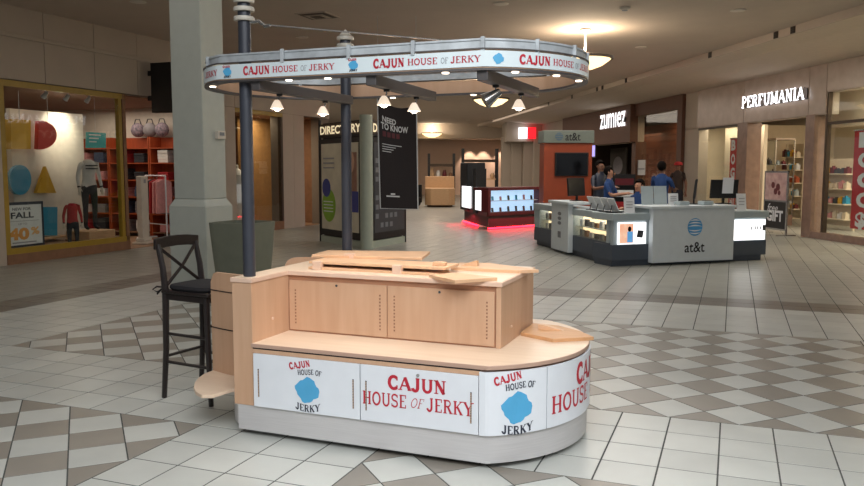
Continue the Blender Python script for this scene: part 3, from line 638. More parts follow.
cu.f = [(r * 24 + i, r * 24 + (i + 1) % 24, (r + 1) * 24 + (i + 1) % 24, (r + 1) * 24 + i) for r in range(3) for i in range(24)] + [tuple(range(23, -1, -1)), tuple(range(72, 96))]
cs = cu.out('cushion', 'cushion', st, True)
MB().tube([(-.205, -.18, .785), (-.25, -.2, .79), (-.275, -.215, .77), (-.25, -.2, .752), (-.215, -.19, .775), (-.26, -.19, .735)], .006, 6).out('tie', 'cushion', cs, True)
MB().tube([(-.2, -.155, .765), (-.215, -.17, .74)], .008, 6).out('tie', 'cushion', cs)
MB().prismy([(-.203, 0), (-.1, .012), (0, .016), (.1, .012), (.203, 0), (.203, .075), (.1, .087), (0, .091), (-.1, .087), (-.203, .075)], -.012, .012).out('top_rail', 'blackwood', st, False, .004)
tr = [o for o in st.children if o.name.startswith('top_rail')][0]; tr.rotation_euler = (0, 0, pi / 2); tr.location = (-.258, 0, 1.045)
for sy in (-1, 1): MB().tube([(-.2, -.165 * sy, .79), (-.212, 0 , .915) , (-.25, .165 * sy, 1.055)], .0125, 6).out('cross_bar', 'blackwood', st, True)

# ================================================================== COLUMN AND PLANTER
cc = gr(-20.3, -12.3)
CF = Frame(cc, -YAW)
hb, hs = .30, .245
wc = MB(); wc.box(-hb, hb, -hb, hb, 0, 1.10)
wc.add([(-hb, -hb, 1.1), (hb, -hb, 1.1), (hb, hb, 1.1), (-hb, hb, 1.1), (-hs, -hs, 1.2), (hs, -hs, 1.2), (hs, hs, 1.2), (-hs, hs, 1.2)], [(0, 1, 5, 4), (1, 2, 6, 5), (2, 3, 7, 6), (3, 0, 4, 7)])
wc.box(-hs, hs, -hs, hs, 1.2, CZ)
column = struct(wc, 'trim_5', 'colm', CF, bevel=.012)
column['label'] = 'square grey-green column with a wider base behind the bar stool'
q = CF.py(219, 135, -hs)
dv = thing('thermostat', 'small beige thermostat box fixed to the grey column', 'thermostat', CF, (CF.px(217, 135, hs).x, CF.px(219, 135, hs).y, CF.px(219, 135, hs).z), 0)
B(0, .05, -.085, .085, -.055, .055).out('housing', 'storewall', dv, False, .006); B(.05, .055, -.05, .05, -.01, .035).out('display', 'midgrey', dv)
pc = Dp(243, 245, 9.75)
pl = thing('planter', 'large tapered olive-grey planter tub standing beside the column', 'planter', WF, (pc.x, pc.y, 0), -YAW)
def rsq(hx, e=.32, n=32): return [(hx * math.copysign(abs(cos(2 * pi * i / n)) ** e, cos(2 * pi * i / n)), hx * math.copysign(abs(sin(2 * pi * i / n)) ** e, sin(2 * pi * i / n))) for i in range(n)]
pv = MB(); rings = [(.235, 0), (.265, .25), (.295, .6), (.32, .93), (.32, .95), (.295, .95), (.29, .86)]
for hx, z in rings: pv.v += [(x, y, z) for x, y in rsq(hx)]
pv.f = [(r * 32 + i, r * 32 + (i + 1) % 32, (r + 1) * 32 + (i + 1) % 32, (r + 1) * 32 + i) for r in range(len(rings) - 1) for i in range(32)] + [tuple(range(31, -1, -1))]
pv.out('tub', 'planter', pl, True); MB().prism(rsq(.291), .84, .87).out('soil', 'soil', pl)

# ================================================================== FIGURES
def figure(name, label, cat, fr, loc, rot, h=1.7, pose='stand', top='shirt', low='trouser', skin='skin1', hair=True, head=True, armup=0, sleeve=.5, group=None, shoes='black'):
    """one continuous skinned body; face materials give the clothes"""
    root = thing(name, label, cat, fr, loc, rot, group); k = h / 1.7
    V, E_, Rd = [], [], []
    def n(p, r, par=None):
        V.append((p[0] * k, p[1] * k, p[2] * k)); Rd.append(((r if isinstance(r, tuple) else (r, r))[0] * k, (r if isinstance(r, tuple) else (r, r))[1] * k))
        if par is not None: E_.append((par, len(V) - 1))
        return len(V) - 1
    hz = .92 if pose != 'sit' else .60
    # x: forward, y: left
    pel = n((0, 0, hz), (.12, .15)); wst = n((.0, 0, hz + .16), (.1, .135), pel); che = n((.01, 0, hz + .36), (.115, .165), wst); sh = n((0, 0, hz + .49), (.075, .11), che)
    if head:
        nk = n((.015, 0, hz + .57), .052, sh); ch_ = n((.03, 0, hz + .635), (.07, .06), nk); hd = n((.025, 0, hz + .70), (.09, .075), ch_); n((.01, 0, hz + .765), (.06, .055), hd)
    else: n((.01, 0, hz + .56), .05, sh)
    for s in (-1, 1):
        a = n((0, .17 * s, hz + .465), .055, sh); 
        if armup: e = n((.12, .22 * s, hz + .24), .042, a); wr_ = n((.33, .14 * s, hz + .28), .03, e); fd = Vector((1, -.1 * s, .0))
        else: e = n((-.01, .235 * s, hz + .2), .042, a); wr_ = n((.06, .245 * s, hz - .04), .03, e); fd = Vector((.12, 0, -1))
        fd.normalize(); wv = Vector((V[wr_][0] / k, V[wr_][1] / k, V[wr_][2] / k)); pm = n(wv + fd * .06, (.02, .035), wr_); pv_ = Vector((V[pm][0] / k, V[pm][1] / k, V[pm][2] / k)); side = Vector((0, 1, 0)) if not armup else Vector((.1 * s, 1, 0))
        for q, L in ((-.026, .05), (-.009, .062), (.009, .06), (.026, .048)):
            m1 = n(pv_ + fd * .03 + side * q, .009, pm); n(pv_ + fd * (.03 + L) + side * q * 1.15 + Vector((0, 0, -.012 if armup else 0)), .008, m1)
        th = n(wv + fd * .03 + Vector((.02, -.035 * s, .01)), .01, wr_); n(wv + fd * .075 + Vector((.035, -.05 * s, .0)), .009, th)
        if pose == 'sit':
            hp = n((.06, .1 * s, hz - .02), .09, pel); kn = n((.42, .12 * s, hz - .03), .065, hp); an = n((.44, .12 * s, .09), .042, kn); n((.58, .13 * s, .035), (.03, .04), an)
        else:
            hp = n((0, .095 * s, hz - .1), .09, pel); kn = n((.015, .1 * s, .5), .062, hp); an = n((-.01, .1 * s, .08), .042, kn); n((.14, .12 * s, .035), (.03, .042), an)
    me = bpy.data.meshes.new('body'); me.from_pydata(V, E_, []); o = bpy.data.objects.new('body', me); COL.objects.link(o)
    sk = o.modifiers.new('skin', 'SKIN'); sk.use_smooth_shade = True
    for i, r in enumerate(Rd): me.skin_vertices[0].data[i].radius = r
    me.skin_vertices[0].data[0].use_root = True
    sb = o.modifiers.new('sub', 'SUBSURF'); sb.levels = 1; sb.render_levels = 1
    dg = bpy.context.evaluated_depsgraph_get(); dg.update(); m2 = bpy.data.meshes.new_from_object(o.evaluated_get(dg)); o.modifiers.clear(); o.data = m2; o.parent = root
    m2.materials.clear()
    for x in (top, low, skin, shoes): m2.materials.append(M[x])
    idx = []
    for p_ in m2.polygons:
        c = p_.center / k
        if c.z > hz + .575: i = 2
        elif abs(c.y) > .19 and c.z < hz + .33 * sleeve * 2 - .02 and c.z > hz - .3 and (armup or pose != 'sit' or c.z > hz) and (abs(c.y) > .2 or c.x > .2): i = 2 if (c.z < hz + .46 - .3 * sleeve) else 0
        elif armup and c.x > .2 and c.z > hz + .1: i = 2
        elif c.z > hz + .02 and abs(c.x) < .2: i = 0
        elif c.z < .07: i = 3
        else: i = 1
        idx.append(i)
    m2.polygons.foreach_set('material_index', idx); m2.polygons.foreach_set('use_smooth', [True] * len(idx))
    if head and hair:
        z = hz + .715; hb_ = MB(); hb_.ball((-.012, 0, z + .02), .098, .088, .10, 14, 9)
        hb_.f = [f for f in hb_.f if not (sum(hb_.v[i][0] for i in f) / len(f) > .035 and sum(hb_.v[i][2] for i in f) / len(f) < z + .055)]
        hb_.v = [(a * k, b * k, c * k) for a, b, c in hb_.v]; hb_.out('hair', 'hair', root, True)
        for s in (-1, 1):
            MB().ball((.108 * k, .03 * s * k, (hz + .705) * k), .008 * k, .012 * k, .008 * k, 6, 5).out('eye', 'eye', root); MB().ball((.02 * k, .082 * s * k, (hz + .695) * k), .018 * k, .01 * k, .028 * k, 6, 5).out('ear', skin, root, True)
        MB().ball((.122 * k, 0, (hz + .675) * k), .016 * k, .012 * k, .02 * k, 6, 5).out('nose', skin, root, True); MB().ball((.108 * k, 0, (hz + .64) * k), .008 * k, .024 * k, .006 * k, 6, 5).out('mouth', 'maroon', root)
    return root

# ================================================================== LEFT CLOTHING SHOP
def lpoly(pts, ly): return [(lambda q: (q.x, q.z))(LF.py(a, b, ly)) for a, b in pts]
win = thing('window_1', '', 'window', LF); del win['label']; del win['category']; win['kind'] = 'structure'
B(X0, X1, -.04, .1, 0, .17).out('window_sill', 'brownwall', win)
B(X0, X1, -.03, .06, .17, .27).out('window_frame', 'yellowf', win); B(X0, X1, -.03, .06, 2.97, 3.07).out('window_frame', 'yellowf', win)
B(lx(120.5), lx(123.5), -.03, .06, .27, 2.97).out('window_frame', 'yellowf', win); B(lx(124.5), X1, -.03, .08, 0, 3.07).out('window_frame', 'brownwall', win); B(X0, X0 + .09, -.03, .06, .27, 2.97).out('window_frame', 'yellowf', win)
gx = [X0 + .09, lx(64), lx(91), lx(120.5)]
for a, b in zip(gx, gx[1:]): B(a + .006, b - .006, .0, .012, .27, 2.97).out('pane', 'glass', win)
struct(B(X0 - 1, X1, .5, 1.6, 0, .18), 'floor_display', 'storefloor', LF)
struct(B(lx(14, 1.6), lx(86, 1.6), 1.6, 1.7, .18, 2.75), 'wall_display', 'storewall', LF)
lamp('window_spot', 'SPOT', LF.w(lx(84, 1.0), .95, 2.85), 60, (1, .86, .66), .05, rot=(radians(55), 0, LF.a), spot=1.4, blend=.9)
lamp('shop_light', 'AREA', LF.w(lx(70), 3.6, 3.0), 22, (1, .82, .64), 3, size_y=5, rot=(0, 0, LF.a))
lamp('shop_light', 'AREA', LF.w(lx(175), 2.0, 3.0), 26, (1, .84, .68), 2, size_y=3, rot=(0, 0, LF.a))
trk = [(46, 95), (68, 98), (89, 100)]
for i, (a, b) in enumerate(trk):
    q = LF.py(a, b, .5); t = thing('track_spot', ['leftmost', 'middle', 'rightmost'][i] + ' small white track spotlight behind the yellow-framed window', 'spotlight', LF, (q.x, .5, 3.06), 0, 'track spots in the shop window')
    MB().cyl((0, 0, 0), (0, 0, -.07), .012, n=6).out('stem', 'white', t); MB().tube([(0, -.02, -.07), (0, .07, -.15)], [.03, .05], 10).out('head', 'white', t, True); MB().tube([(0, .068, -.148), (0, .072, -.152)], .045, 10).out('lens', 'bulb', t)
def prop(name, label, cat, pts, ly, th, m, foot=None):
    pp = lpoly(pts, ly); cx = sum(p[0] for p in pp) / len(pp); z0 = min(p[1] for p in pp)
    t = thing(name, label, cat, LF, (cx, ly, z0)); MB().prismy([(a - cx, b - z0) for a, b in pp], 0, th).out('shape', m, t); return t, cx, z0
def hang(t, z0, zt, m='steel'): MB().cyl((0, .02, .05), (0, .02, zt - z0), .004, n=5).out('wire', m, t)
t, cx, z0 = prop('display_shape', 'tall yellow box shape hanging at the left of the shop window', 'display prop', [(11, 119), (31, 120), (31, 149), (11, 149)], 1.25, .16, 'yellow'); hang(t, z0, 3.06)
t, cx, z0 = prop('display_shape', 'red half-round shape hanging beside the tall yellow box', 'display prop', [(39, 121)] + [(40 + 17 * cos(radians(a)), 135 - 14.5 * sin(radians(a))) for a in range(80, -90, -12)] + [(38, 149)], 1.25, .1, 'redp'); hang(t, z0, 3.06)
t, cx, z0 = prop('display_shape', 'blue disc mounted below the tall yellow box in the window', 'display prop', [(20.5 + 11 * cos(radians(a)), 180 + 15 * sin(radians(a))) for a in range(0, 360, 15)], 1.45, .08, 'bluep')
t, cx, z0 = prop('display_shape', 'yellow triangle mounted under the red half-round in the window', 'display prop', [(36.5, 193), (46, 166.5), (56.5, 193)], 1.45, .08, 'yellow')
t, cx, z0 = prop('display_shape', 'blue square block standing on the table behind the sale poster', 'display prop', [(42, 207), (57.5, 207), (57.5, 235.5), (42, 235.5)], 1.25, .12, 'bluep'); zb = z0
q0, q1 = LF.py(36, 236, 1.1), LF.py(72, 236, 1.1)
t = thing('display_table', 'low wooden bench behind the sale poster in the shop window', 'table', LF, ((q0.x + q1.x) / 2, 1.3, .18)); hw = (q1.x - q0.x) / 2
B(-hw, hw, -.2, .25, zb - .22, zb - .182).out('table_top', 'benchw', t)
for a in (-hw + .05, hw - .05):
    for b in (-.17, .22): B(a - .025, a + .025, b - .025, b + .025, 0, zb - .22).out('leg', 'benchw', t)
# sale poster
q0, q1 = LF.py(1, 250, .2), LF.py(43, 201, .2); pw, ph = q1.x - q0.x, q1.z - q0.z
t = thing('poster_stand', 'white sale poster with dark blue frame standing at the left of the window', 'poster', LF, (q0.x, .2, 0))
zb = q0.z
B(0, pw, 0, .03, zb, zb + ph).out('poster_frame', 'navy', t); B(.05, pw - .05, -.006, 0, zb + .05, zb + ph - .05).out('poster_sheet', 'paper', t)
for a in (.1, pw - .1): B(a - .02, a + .02, 0, .2, 0, zb).out('foot', 'navy', t)
pf = lambda s, t_: (s, -.008, zb + t_)
lettering('lettering', sans('NEW FOR', 0, .02), 'navy', t, pf, pw * .42, ph * .06, pw * .28, ph * .82); lettering('lettering', sans('FALL', 0, .03), 'navy', t, pf, pw * .52, ph * .13, pw * .24, ph * .65)
lettering('lettering', sans('UP TO', 0, .02), 'greyprint', t, pf, pw * .2, ph * .04, pw * .4, ph * .5); lettering('lettering', sans('40', 0, .05), mat('amber_print', (222, 150, 60), .5), t, pf, pw * .48, ph * .25, pw * .16, ph * .19)
lettering('lettering', sans('%', 0, .04), mat('amber_light_print', (232, 176, 110), .5), t, pf, pw * .2, ph * .16, pw * .68, ph * .28); B(pw * .12, pw * .88, -.0075, -.006, zb + ph * .58, zb + ph * .59).out('rule_line', 'greyprint', t)
B(pw * .25, pw * .8, -.0075, -.006, zb + ph * .1, zb + ph * .13).out('small_print', 'greyprint', t)
# teal sign, mannequins
t, cx, z0 = prop('hanging_sign', 'teal sign board hanging above the mannequin in the shop window', 'sign', [(87, 132), (106, 133), (106, 148), (86.5, 148)], 1.0, .03, 'teal'); hang(t, z0, 3.06)
for k in range(3): B(-.2, .12 - .06 * k, -.003, .0, .26 - .07 * k, .285 - .07 * k).out('text_line', 'paper', t)
q = LF.py(91, 232, .75)
ma = figure('mannequin', 'headless mannequin in white sweatshirt and dark trousers in the window', 'mannequin', LF, (q.x, .75, .18 + .2), -1.9, 1.62, 'stand', 'cloth_w', 'cloth_k', 'skinm', False, False, sleeve=0)
t = thing('display_plinth', 'low wooden plinth under the white-sweatshirt mannequin', 'plinth', LF, (q.x, .75, .18)); B(-.35, .35, -.3, .3, 0, .2).out('block', 'benchw', t, False, .01); B(-.36, .36, -.31, .31, 0, .03).out('skirting', 'brownwall', t)
for k in range(2): B(-.12, .12, -.02, 0, 0, .022).out('chest_print', 'cloth_k', ma)
pr_ = [c for c in ma.children if c.name.startswith('chest_print')]
for k, c in enumerate(pr_): c.location = (.125, 0, 1.22 + .06 * k); c.rotation_euler = (0, 0, pi / 2)
q = LF.py(74, 254, .28)
figure('mannequin', 'small headless mannequin in red hooded top beside the white-sweatshirt one', 'mannequin', LF, (q.x, .28, .005), -2.2, 1.1, 'stand', 'cloth_r', 'cloth_k', 'skinm', False, False, sleeve=0)
# shelving along the far side wall of the shop
def sw(px, py): return LF.px(px, py, XP - .02)
q0, q1 = sw(173, 200), sw(84, 200)
y0, y1 = q0.y - .9, min(q1.y, SB - .2); nb = 3
cl = ['cloth_k', 'cloth_w', 'cloth_b', 'cloth_r', 'cloth_g', 'cloth_p']
for bay in range(nb):
    a, b = y0 + (y1 - y0) * bay / nb, y0 + (y1 - y0) * (bay + 1) / nb - .02
    t = thing('wall_shelf', ['orange wooden shelf bay nearest the shop entrance', 'middle orange wooden shelf bay on the shop side wall', 'innermost orange wooden shelf bay seen through the shop window'][bay], 'shelf', LF, (XP - .02, a, 0), 0, 'orange shelf bays')
    wd = b - a
    B(-.04, 0, 0, wd, .1, 2.35).out('back_panel', 'orange', t)
    for yy in (0, wd - .03): B(-.42, -.04, yy, yy + .03, 0, 2.35).out('side_panel', 'orange', t)
    zs = (.12, .55, .95, 1.35, 1.75, 2.1)
    for z in zs: B(-.42, -.04, .03, wd - .03, z - .025, z).out('shelf_board', 'orange' if z > .2 else 'brownwall', t)
    for z in zs[:-1]:
        n = max(2, int((wd - .1) / .42))
        for k in range(n):
            ty = .08 + (wd - .16) * (k + .5) / n; hh = random.uniform(.18, .3); c = random.choice(cl); mb = MB()
            for L in range(4): mb.box(-.15 - random.uniform(0, .02), .14, -.15, .15 - random.uniform(0, .02), L * hh / 4 + .002, (L + 1) * hh / 4)
            cn = {'cloth_k': 'charcoal', 'cloth_w': 'white', 'cloth_b': 'denim blue', 'cloth_r': 'red', 'cloth_g': 'grey', 'cloth_p': 'pink'}[c]
            single(mb, 'folded_clothes', c, 'folded %s clothes, %s stack on the %s shelf of the %s orange bay' % (cn, ORD[k], ['lowest', 'second', 'third', 'fourth', 'fifth'][zs.index(z)], ['nearest', 'middle', 'innermost'][bay]), 'clothes', LF, (XP - .24, a + ty, z), 0, 'folded clothes on the orange shelves', bevel=.008)
for i, (px, dz) in enumerate(((145, .0), (157, .02), (169, .0))):
    q = sw(px, 140); mb = MB(); mb.ball((0, 0, .17), .15, .17, .17, 12, 8)
    t = thing('tote_bag', ['floral', 'grey patterned', 'dark floral'][i] + ' stuffed bag on top of the orange shelves', 'bag', LF, (XP - .25, q.y, 2.352), 0, 'bags on top of the shelves'); mb.out('bag_body', ['floral', 'cloth_g', 'floral'][i], t, True); MB().tube([(0, -.1, .3), (0, -.06, .42), (0, .06, .42), (0, .1, .3)], .012, 6).out('handle', 'cloth_k', t)
# clothes rack just inside the entrance
q = LF.py(157, 232, 1.0)
t = thing('clothes_rack', 'white metal clothes rack inside the shop entrance', 'rack', LF, (q.x, 1.0, .004), 1.2)
for a in (-.45, .45): MB().tube([(a, 0, 0), (a, 0, 1.45)], .018, 8).out('upright', 'white', t); MB().tube([(a, -.25, .02), (a, .25, .02)], .018, 8).out('foot', 'white', t)
MB().tube([(-.45, 0, 1.45), (.45, 0, 1.45)], .016, 8).out('rail', 'white', t); MB().tube([(-.45, 0, .35), (.45, 0, .35)], .012, 8).out('rail', 'white', t)
for k in range(6):
    mb = MB(); c = ['cloth_p', 'cloth_p', 'cloth_r', 'cloth_k', 'cloth_p', 'cloth_r'][k]
    mb.prismy([(-.2, .0), (-.22, -.7), (.22, -.7), (.2, 0), (.06, .06), (-.06, .06)], -.025, .025)
    ca, sa = cos(LF.a + 1.2), sin(LF.a + 1.2); p0 = LF.w(q.x, 1.0, .004); xx = -.36 + .145 * k
    o = thing('garment', ['first', 'second', 'third', 'fourth', 'fifth', 'sixth'][k] + ' hanging %s top along the white rack' % ('pink' if c == 'cloth_p' else 'red' if c == 'cloth_r' else 'charcoal'), 'clothes', WF, (p0.x + ca * xx, p0.y + sa * xx, 1.31), LF.a + 1.2 + pi / 2 + .15, 'tops on the white clothes rack')
    mb.out('cloth', c, o, False, .01); MB().tube([(0, 0, .05), (0, 0, .12), (.02, 0, .145), (0, 0, .16)], .005, 5).out('hanger_hook', 'chrome', o)
q = LF.py(144, 240, .55)
t = thing('security_gate', 'pale free-standing security pedestal in the clothing shop entrance', 'security gate', LF, (q.x, .55, .004), .3)
B(-.17, .17, -.06, .06, .1, 1.45).out('antenna_panel', 'storewall', t, False, .02); MB().prism([(-.24, -.16), (.24, -.16), (.24, .16), (-.24, .16)], 0, .05).out('base', 'storewall', t, False, .015); B(-.2, .2, -.1, .1, .05, .12).out('foot_block', 'storewall', t, False, .02)
B(-.05, .05, -.065, -.06, 1.3, 1.38).out('badge', 'greyprint', t)
qa, qb = LF.py(161, 125, 0), LF.py(176, 77, 0)
t = thing('blade_sign', 'black stepped blade sign fixed high on the shop wall beside the column', 'sign', LF, (lx(150), 0, 0))
za, zb2, zc = LF.px(165, 125, lx(150)).z, LF.px(165, 98, lx(150)).z, LF.px(168, 77, lx(150)).z
yr, yl, ym = LF.px(177, 100, lx(150)).y, LF.px(160.5, 110, lx(150)).y, LF.px(164, 90, lx(150)).y
B(0, .12, -.75, -.12, 2.75, 3.35).out('sign_face', 'black', t); B(0, .12, -.62, -.12, 3.35, 3.75).out('sign_face', 'black', t); B(.03, .09, -.12, 0, 3.0, 3.1).out('bracket', 'black', t); B(.03, .09, -.12, -.02, 3.5, 3.6).out('bracket', 'black', t)

# second shop: dark window with brown back wall
win2 = thing('window_2', '', 'window', LF); del win2['label']; del win2['category']; win2['kind'] = 'structure'
B(XE1, XS0, -.03, .06, 0, .22).out('window_sill', 'brownwall', win2); B(XE1, XS0, -.03, .06, 2.98, 3.08).out('window_frame', 'yellowf', win2); B(XS0 - .1, XS0, -.03, .06, .22, 2.98).out('window_frame', 'bronze', win2)
B(XE1, XS0 - .1, 0, .012, .22, 2.98).out('pane', 'glass', win2)
struct(B(lx(242, 1.5), lx(286, 1.5), 1.5, 1.6, .0, 3.06), 'wall_display_2', mat('tan_backdrop', (150, 112, 66), .7, noise=.1), LF)
lamp('shop_light', 'AREA', LF.w(lx(262, .9), .9, 3.0), 40, (1, .8, .56), 1.5, size_y=1, rot=(0, 0, LF.a))
q = LF.py(238, 225, .9)
t = thing('dress_form', 'dress form in a long pale gown behind the dark brown window', 'mannequin', LF, (q.x, .9, .004))
MB().lathe([(.32, 0), (.28, .4), (.2, .85), (.14, 1.08), (.16, 1.3), (.19, 1.45), (.1, 1.58), (.05, 1.62)], 18).out('gown', 'cloth_w', t, True); MB().lathe([(.05, 1.62), (.045, 1.7), (0, 1.71)], 12).out('neck_block', 'skinm', t, True)
q = LF.py(314, 224, 1.2)
figure('mannequin', 'mannequin in a red top far inside the doorway left of the directory', 'mannequin', LF, (q.x, 1.2, .004), -1.7, 1.75, 'stand', 'cloth_r', 'cloth_k', 'skinm', False, True, sleeve=0)
q = LF.py(313, 130, 1.0); t = thing('shop_lamp', 'glowing sphere lamp hanging in the doorway left of the directory', 'lamp', LF, (q.x, 1.0, 3.06)); MB().cyl((0, 0, 0), (0, 0, -.3), .01, n=6).out('cord', 'black', t); MB().ball((0, 0, -.42), .14, .14, .14).out('globe', 'bowl', t, True)

# ================================================================== DIRECTORY
A_, L_, R_ = Zp(367, 249), Zp(320, 241), Zp(406, 242)
t = thing('directory_stand', 'three-sided mall directory with posters and cream lettering on its header', 'directory', WF, (A_.x, A_.y, 0))
l2, r2 = (L_ - A_), (R_ - A_); tri = [(0, 0), (r2.x, r2.y), (l2.x, l2.y)]
MB().prism([(a * 1.0, b * 1.0) for a, b in tri], 0, .14).out('base', 'sagepost', t); MB().prism(tri, 2.28, 2.32).out('header_shelf', 'black', t)
cxx, cyy = sum(p[0] for p in tri) / 3, sum(p[1] for p in tri) / 3
MB().prism([(cxx + (a - cxx) * .9, cyy + (b - cyy) * .9) for a, b in tri], .14, 2.6).out('core', 'black', t); MB().prism([(cxx + (a - cxx) * .98, cyy + (b - cyy) * .98) for a, b in tri], 2.32, 2.58).out('header', 'bronze', t)
for k, (a, b) in enumerate(tri): MB().cyl((a * .97 + cxx * .03, b * .97 + cyy * .03, 0), (a * .97 + cxx * .03, b * .97 + cyy * .03, 2.68), .13 if k == 0 else .035, n=10).out('corner_post', 'sagepost' if k == 0 else 'black', t, True)
def facefn(v, off):
    d = Vector((v.x, v.y, 0)); L = d.length; d /= L; nrm = Vector((d.y, -d.x, 0))
    if nrm.y > 0: nrm = -nrm
    return L, (lambda s, z: (d.x * s + nrm.x * off, d.y * s + nrm.y * off, z))
def facequad(name, v, s0, s1, z0, z1, off, m, th=.02):
    L, f = facefn(v, off); _, g = facefn(v, off - th); a = [f(s0, z0), f(s1, z0), f(s1, z1), f(s0, z1)]; b = [g(s0, z0), g(s1, z0), g(s1, z1), g(s0, z1)]
    MB().add(a + b, [(0, 1, 2, 3), (7, 6, 5, 4), (0, 4, 5, 1), (1, 5, 6, 2), (2, 6, 7, 3), (3, 7, 4, 0)]).out(name, m, t)
LL, fl = facefn(l2, .03)
facequad('poster_frame', l2, .2, LL - .05, .16, 2.25, .01, 'black', .06); facequad('poster', l2, .30, LL - .16, .3, 2.15, .02, 'posterbg', .01)
fl2 = facefn(l2, .026)[1]
def facedisc(cs, cz, rs_, rz_, m, off): f = facefn(l2, off)[1]; MB().add([f(cs + rs_ * cos(2 * pi * i / 24), cz + rz_ * sin(2 * pi * i / 24)) for i in range(24)], [tuple(range(24))]).out('poster_print', m, t)
m_ = LL - .16
facedisc(m_ - .35, .82, .32, .36, 'green', .023); facedisc(m_ - .24, 1.2, .2, .2, 'purple', .025); facequad('poster_print', l2, .30, .9, .72, 1.15, .024, 'purple', .002)
facequad('poster_print', l2, .36, .66, 1.1, 1.95, .0235, mat('auburn_print', (150, 110, 92), .6, noise=.2), .002); facedisc(.6, 1.75, .14, .22, mat('skin_print', (206, 164, 140), .6, noise=.05), .0255)
for k in range(4): facequad('text_line', l2, m_ - .55, m_ - .1, .68 + .07 * k, .7 + .07 * k, .026, 'paper', .002)
for k in range(3): facequad('text_line', l2, m_ - .62, m_ - .1, 1.62 + .1 * k, 1.65 + .1 * k, .026, 'greyprint', .002)
LR, frn = facefn(r2, .03)
facequad('poster_frame', r2, .2, LR - .05, .16, 2.25, .01, 'black', .06); facequad('map_panel', r2, .28, LR - .12, .3, 2.15, .02, 'darkgrey', .01)
for i in range(5):
    for j in range(9):
        if (i * 3 + j) % 4: facequad('map_label', r2, .33 + .2 * i, .45 + .2 * i, .4 + .19 * j, .5 + .19 * j, .024, 'midgrey', .002)
lettering('lettering', sans('DIRECTORY', 0, .03), 'signlet', t, lambda s, z: facefn(l2, .02)[1](LL - .12 - s, z), LL - .3, .17, 0, 2.36)
lettering('lettering', sans('DIRECTORY', 0, .03), 'signlet', t, lambda s, z: facefn(r2, .02)[1](s + .25, z), LR - .4, .17, 0, 2.36)

# ================================================================== HANGING BANNER
bd = 14.2; tl, tr_, bl, br = Dp(378, 97, bd), Dp(416, 104.5, bd), Dp(381, 208, bd), Dp(417.5, 209, bd)
t = thing('hanging_banner', 'black fabric banner with white headline hanging from the ceiling before the directory', 'banner', WF, (bl.x, bl.y, bl.z))
def bf(u, v_, off=0):
    top = tl + (tr_ - tl) * u; bot = bl + (br - bl) * u; p = bot + (top - bot) * v_; sag = .12 * 4 * u * (1 - u) * v_ ** 4
    return (p.x - bl.x, p.y - bl.y + .05 * sin(pi * u) * v_ - off, p.z - bl.z - sag)
def sheet(name, u0, u1, v0, v1, off, m, th=.006, nu=10, nv=10):
    mb = MB(); N = (nu + 1) * (nv + 1)
    vs = [bf(u0 + (u1 - u0) * i / nu, v0 + (v1 - v0) * j / nv, off) for j in range(nv + 1) for i in range(nu + 1)]; vs += [(x, y + th, z) for x, y, z in vs]
    fs = [(j * (nu + 1) + i, j * (nu + 1) + i + 1, (j + 1) * (nu + 1) + i + 1, (j + 1) * (nu + 1) + i) for j in range(nv) for i in range(nu)]
    fs += [tuple(N + x for x in f[::-1]) for f in fs]; mb.add(vs, fs); return mb.out(name, m, t, True)
sheet('banner_cloth', 0, 1, 0, 1, 0, mat('banner_black', (38, 30, 32), .7, noise=.05)); sheet('white_border', -.03, 1.03, -.006, .995, -.008, 'paper')
lettering('lettering', sans('NEED', 0, .03), 'paper', t, lambda s, z: bf(s, z, .008), .36, .055, .1, .80); lettering('lettering', sans('TO KNOW', 0, .03), 'paper', t, lambda s, z: bf(s, z, .008), .72, .062, .06, .73)
for k in range(4): sheet('text_line', .1 + .12 * k, .19 + .12 * k, .66, .71, .008, 'maroon', .001, 2, 1)
for k in range(4): sheet('text_line', .08, .5 - .06 * k + (.1 if k == 0 else 0), .585 - .022 * k, .592 - .022 * k, .008, 'paper', .001, 2, 1)
sheet('logo_print', .16, .52, .105, .118, .008, 'paper', .001, 2, 1); sheet('logo_print', .28, .4, .125, .14, .008, 'paper', .001, 2, 1)
for u in (0, 1): q = bf(u, 1); MB().cyl(q, (q[0], q[1], CZ - bl.z), .004, n=5).out('wire', 'steel', t)

# ================================================================== CEILING FITTINGS
zr = None
for i, (px, py, lab) in enumerate([(585, 58, 'nearest alabaster bowl pendant, partly behind the cart canopy'), (491, 99, 'middle alabaster bowl pendant under the canopy opening'), (432, 133, 'farthest alabaster bowl pendant down the concourse')]):
    if i == 0: p0 = Zp(585, 29, CZ); zr = Dp(585, 58, p0.y).z
    q = Zp(px, py, zr); rr = (27 if i == 0 else 18.2 if i == 1 else 10.8) / FPX * q.y
    t = thing('bowl_pendant', lab, 'pendant lamp', WF, (q.x, q.y, zr), 0, 'alabaster bowl pendants')
    MB().lathe([(0, -.42 * rr), (.3 * rr, -.4 * rr), (.62 * rr, -.28 * rr), (.88 * rr, -.1 * rr), (rr, 0), (.97 * rr, 0), (.8 * rr, -.12 * rr), (.4 * rr, -.3 * rr), (0, -.36 * rr)], 28).out('bowl', 'bowl', t, True)
    MB().lathe([(rr * .985, -.03), (rr * 1.02, -.03), (rr * 1.02, .015), (rr * .985, .015)], 28).out('rim', 'bronze', t, True)
    MB().cyl((0, 0, -.3 * rr), (0, 0, CZ - zr), .022, n=8).out('stem', 'storewall', t); MB().lathe([(.12, CZ - zr - .03), (.1, CZ - zr)], 16).out('ceiling_rose', 'storewall', t)
    for a in range(3): MB().cyl((0, 0, .12), (rr * .98 * cos(a * 2.1), rr * .98 * sin(a * 2.1), 0), .008, n=5).out('spoke', 'bronze', t)
    lamp_on(t, 'bowl_lamp', 'POINT', (0, 0, .1), (100, 90, 50)[i], col=(1, .82, .60), size=.12)
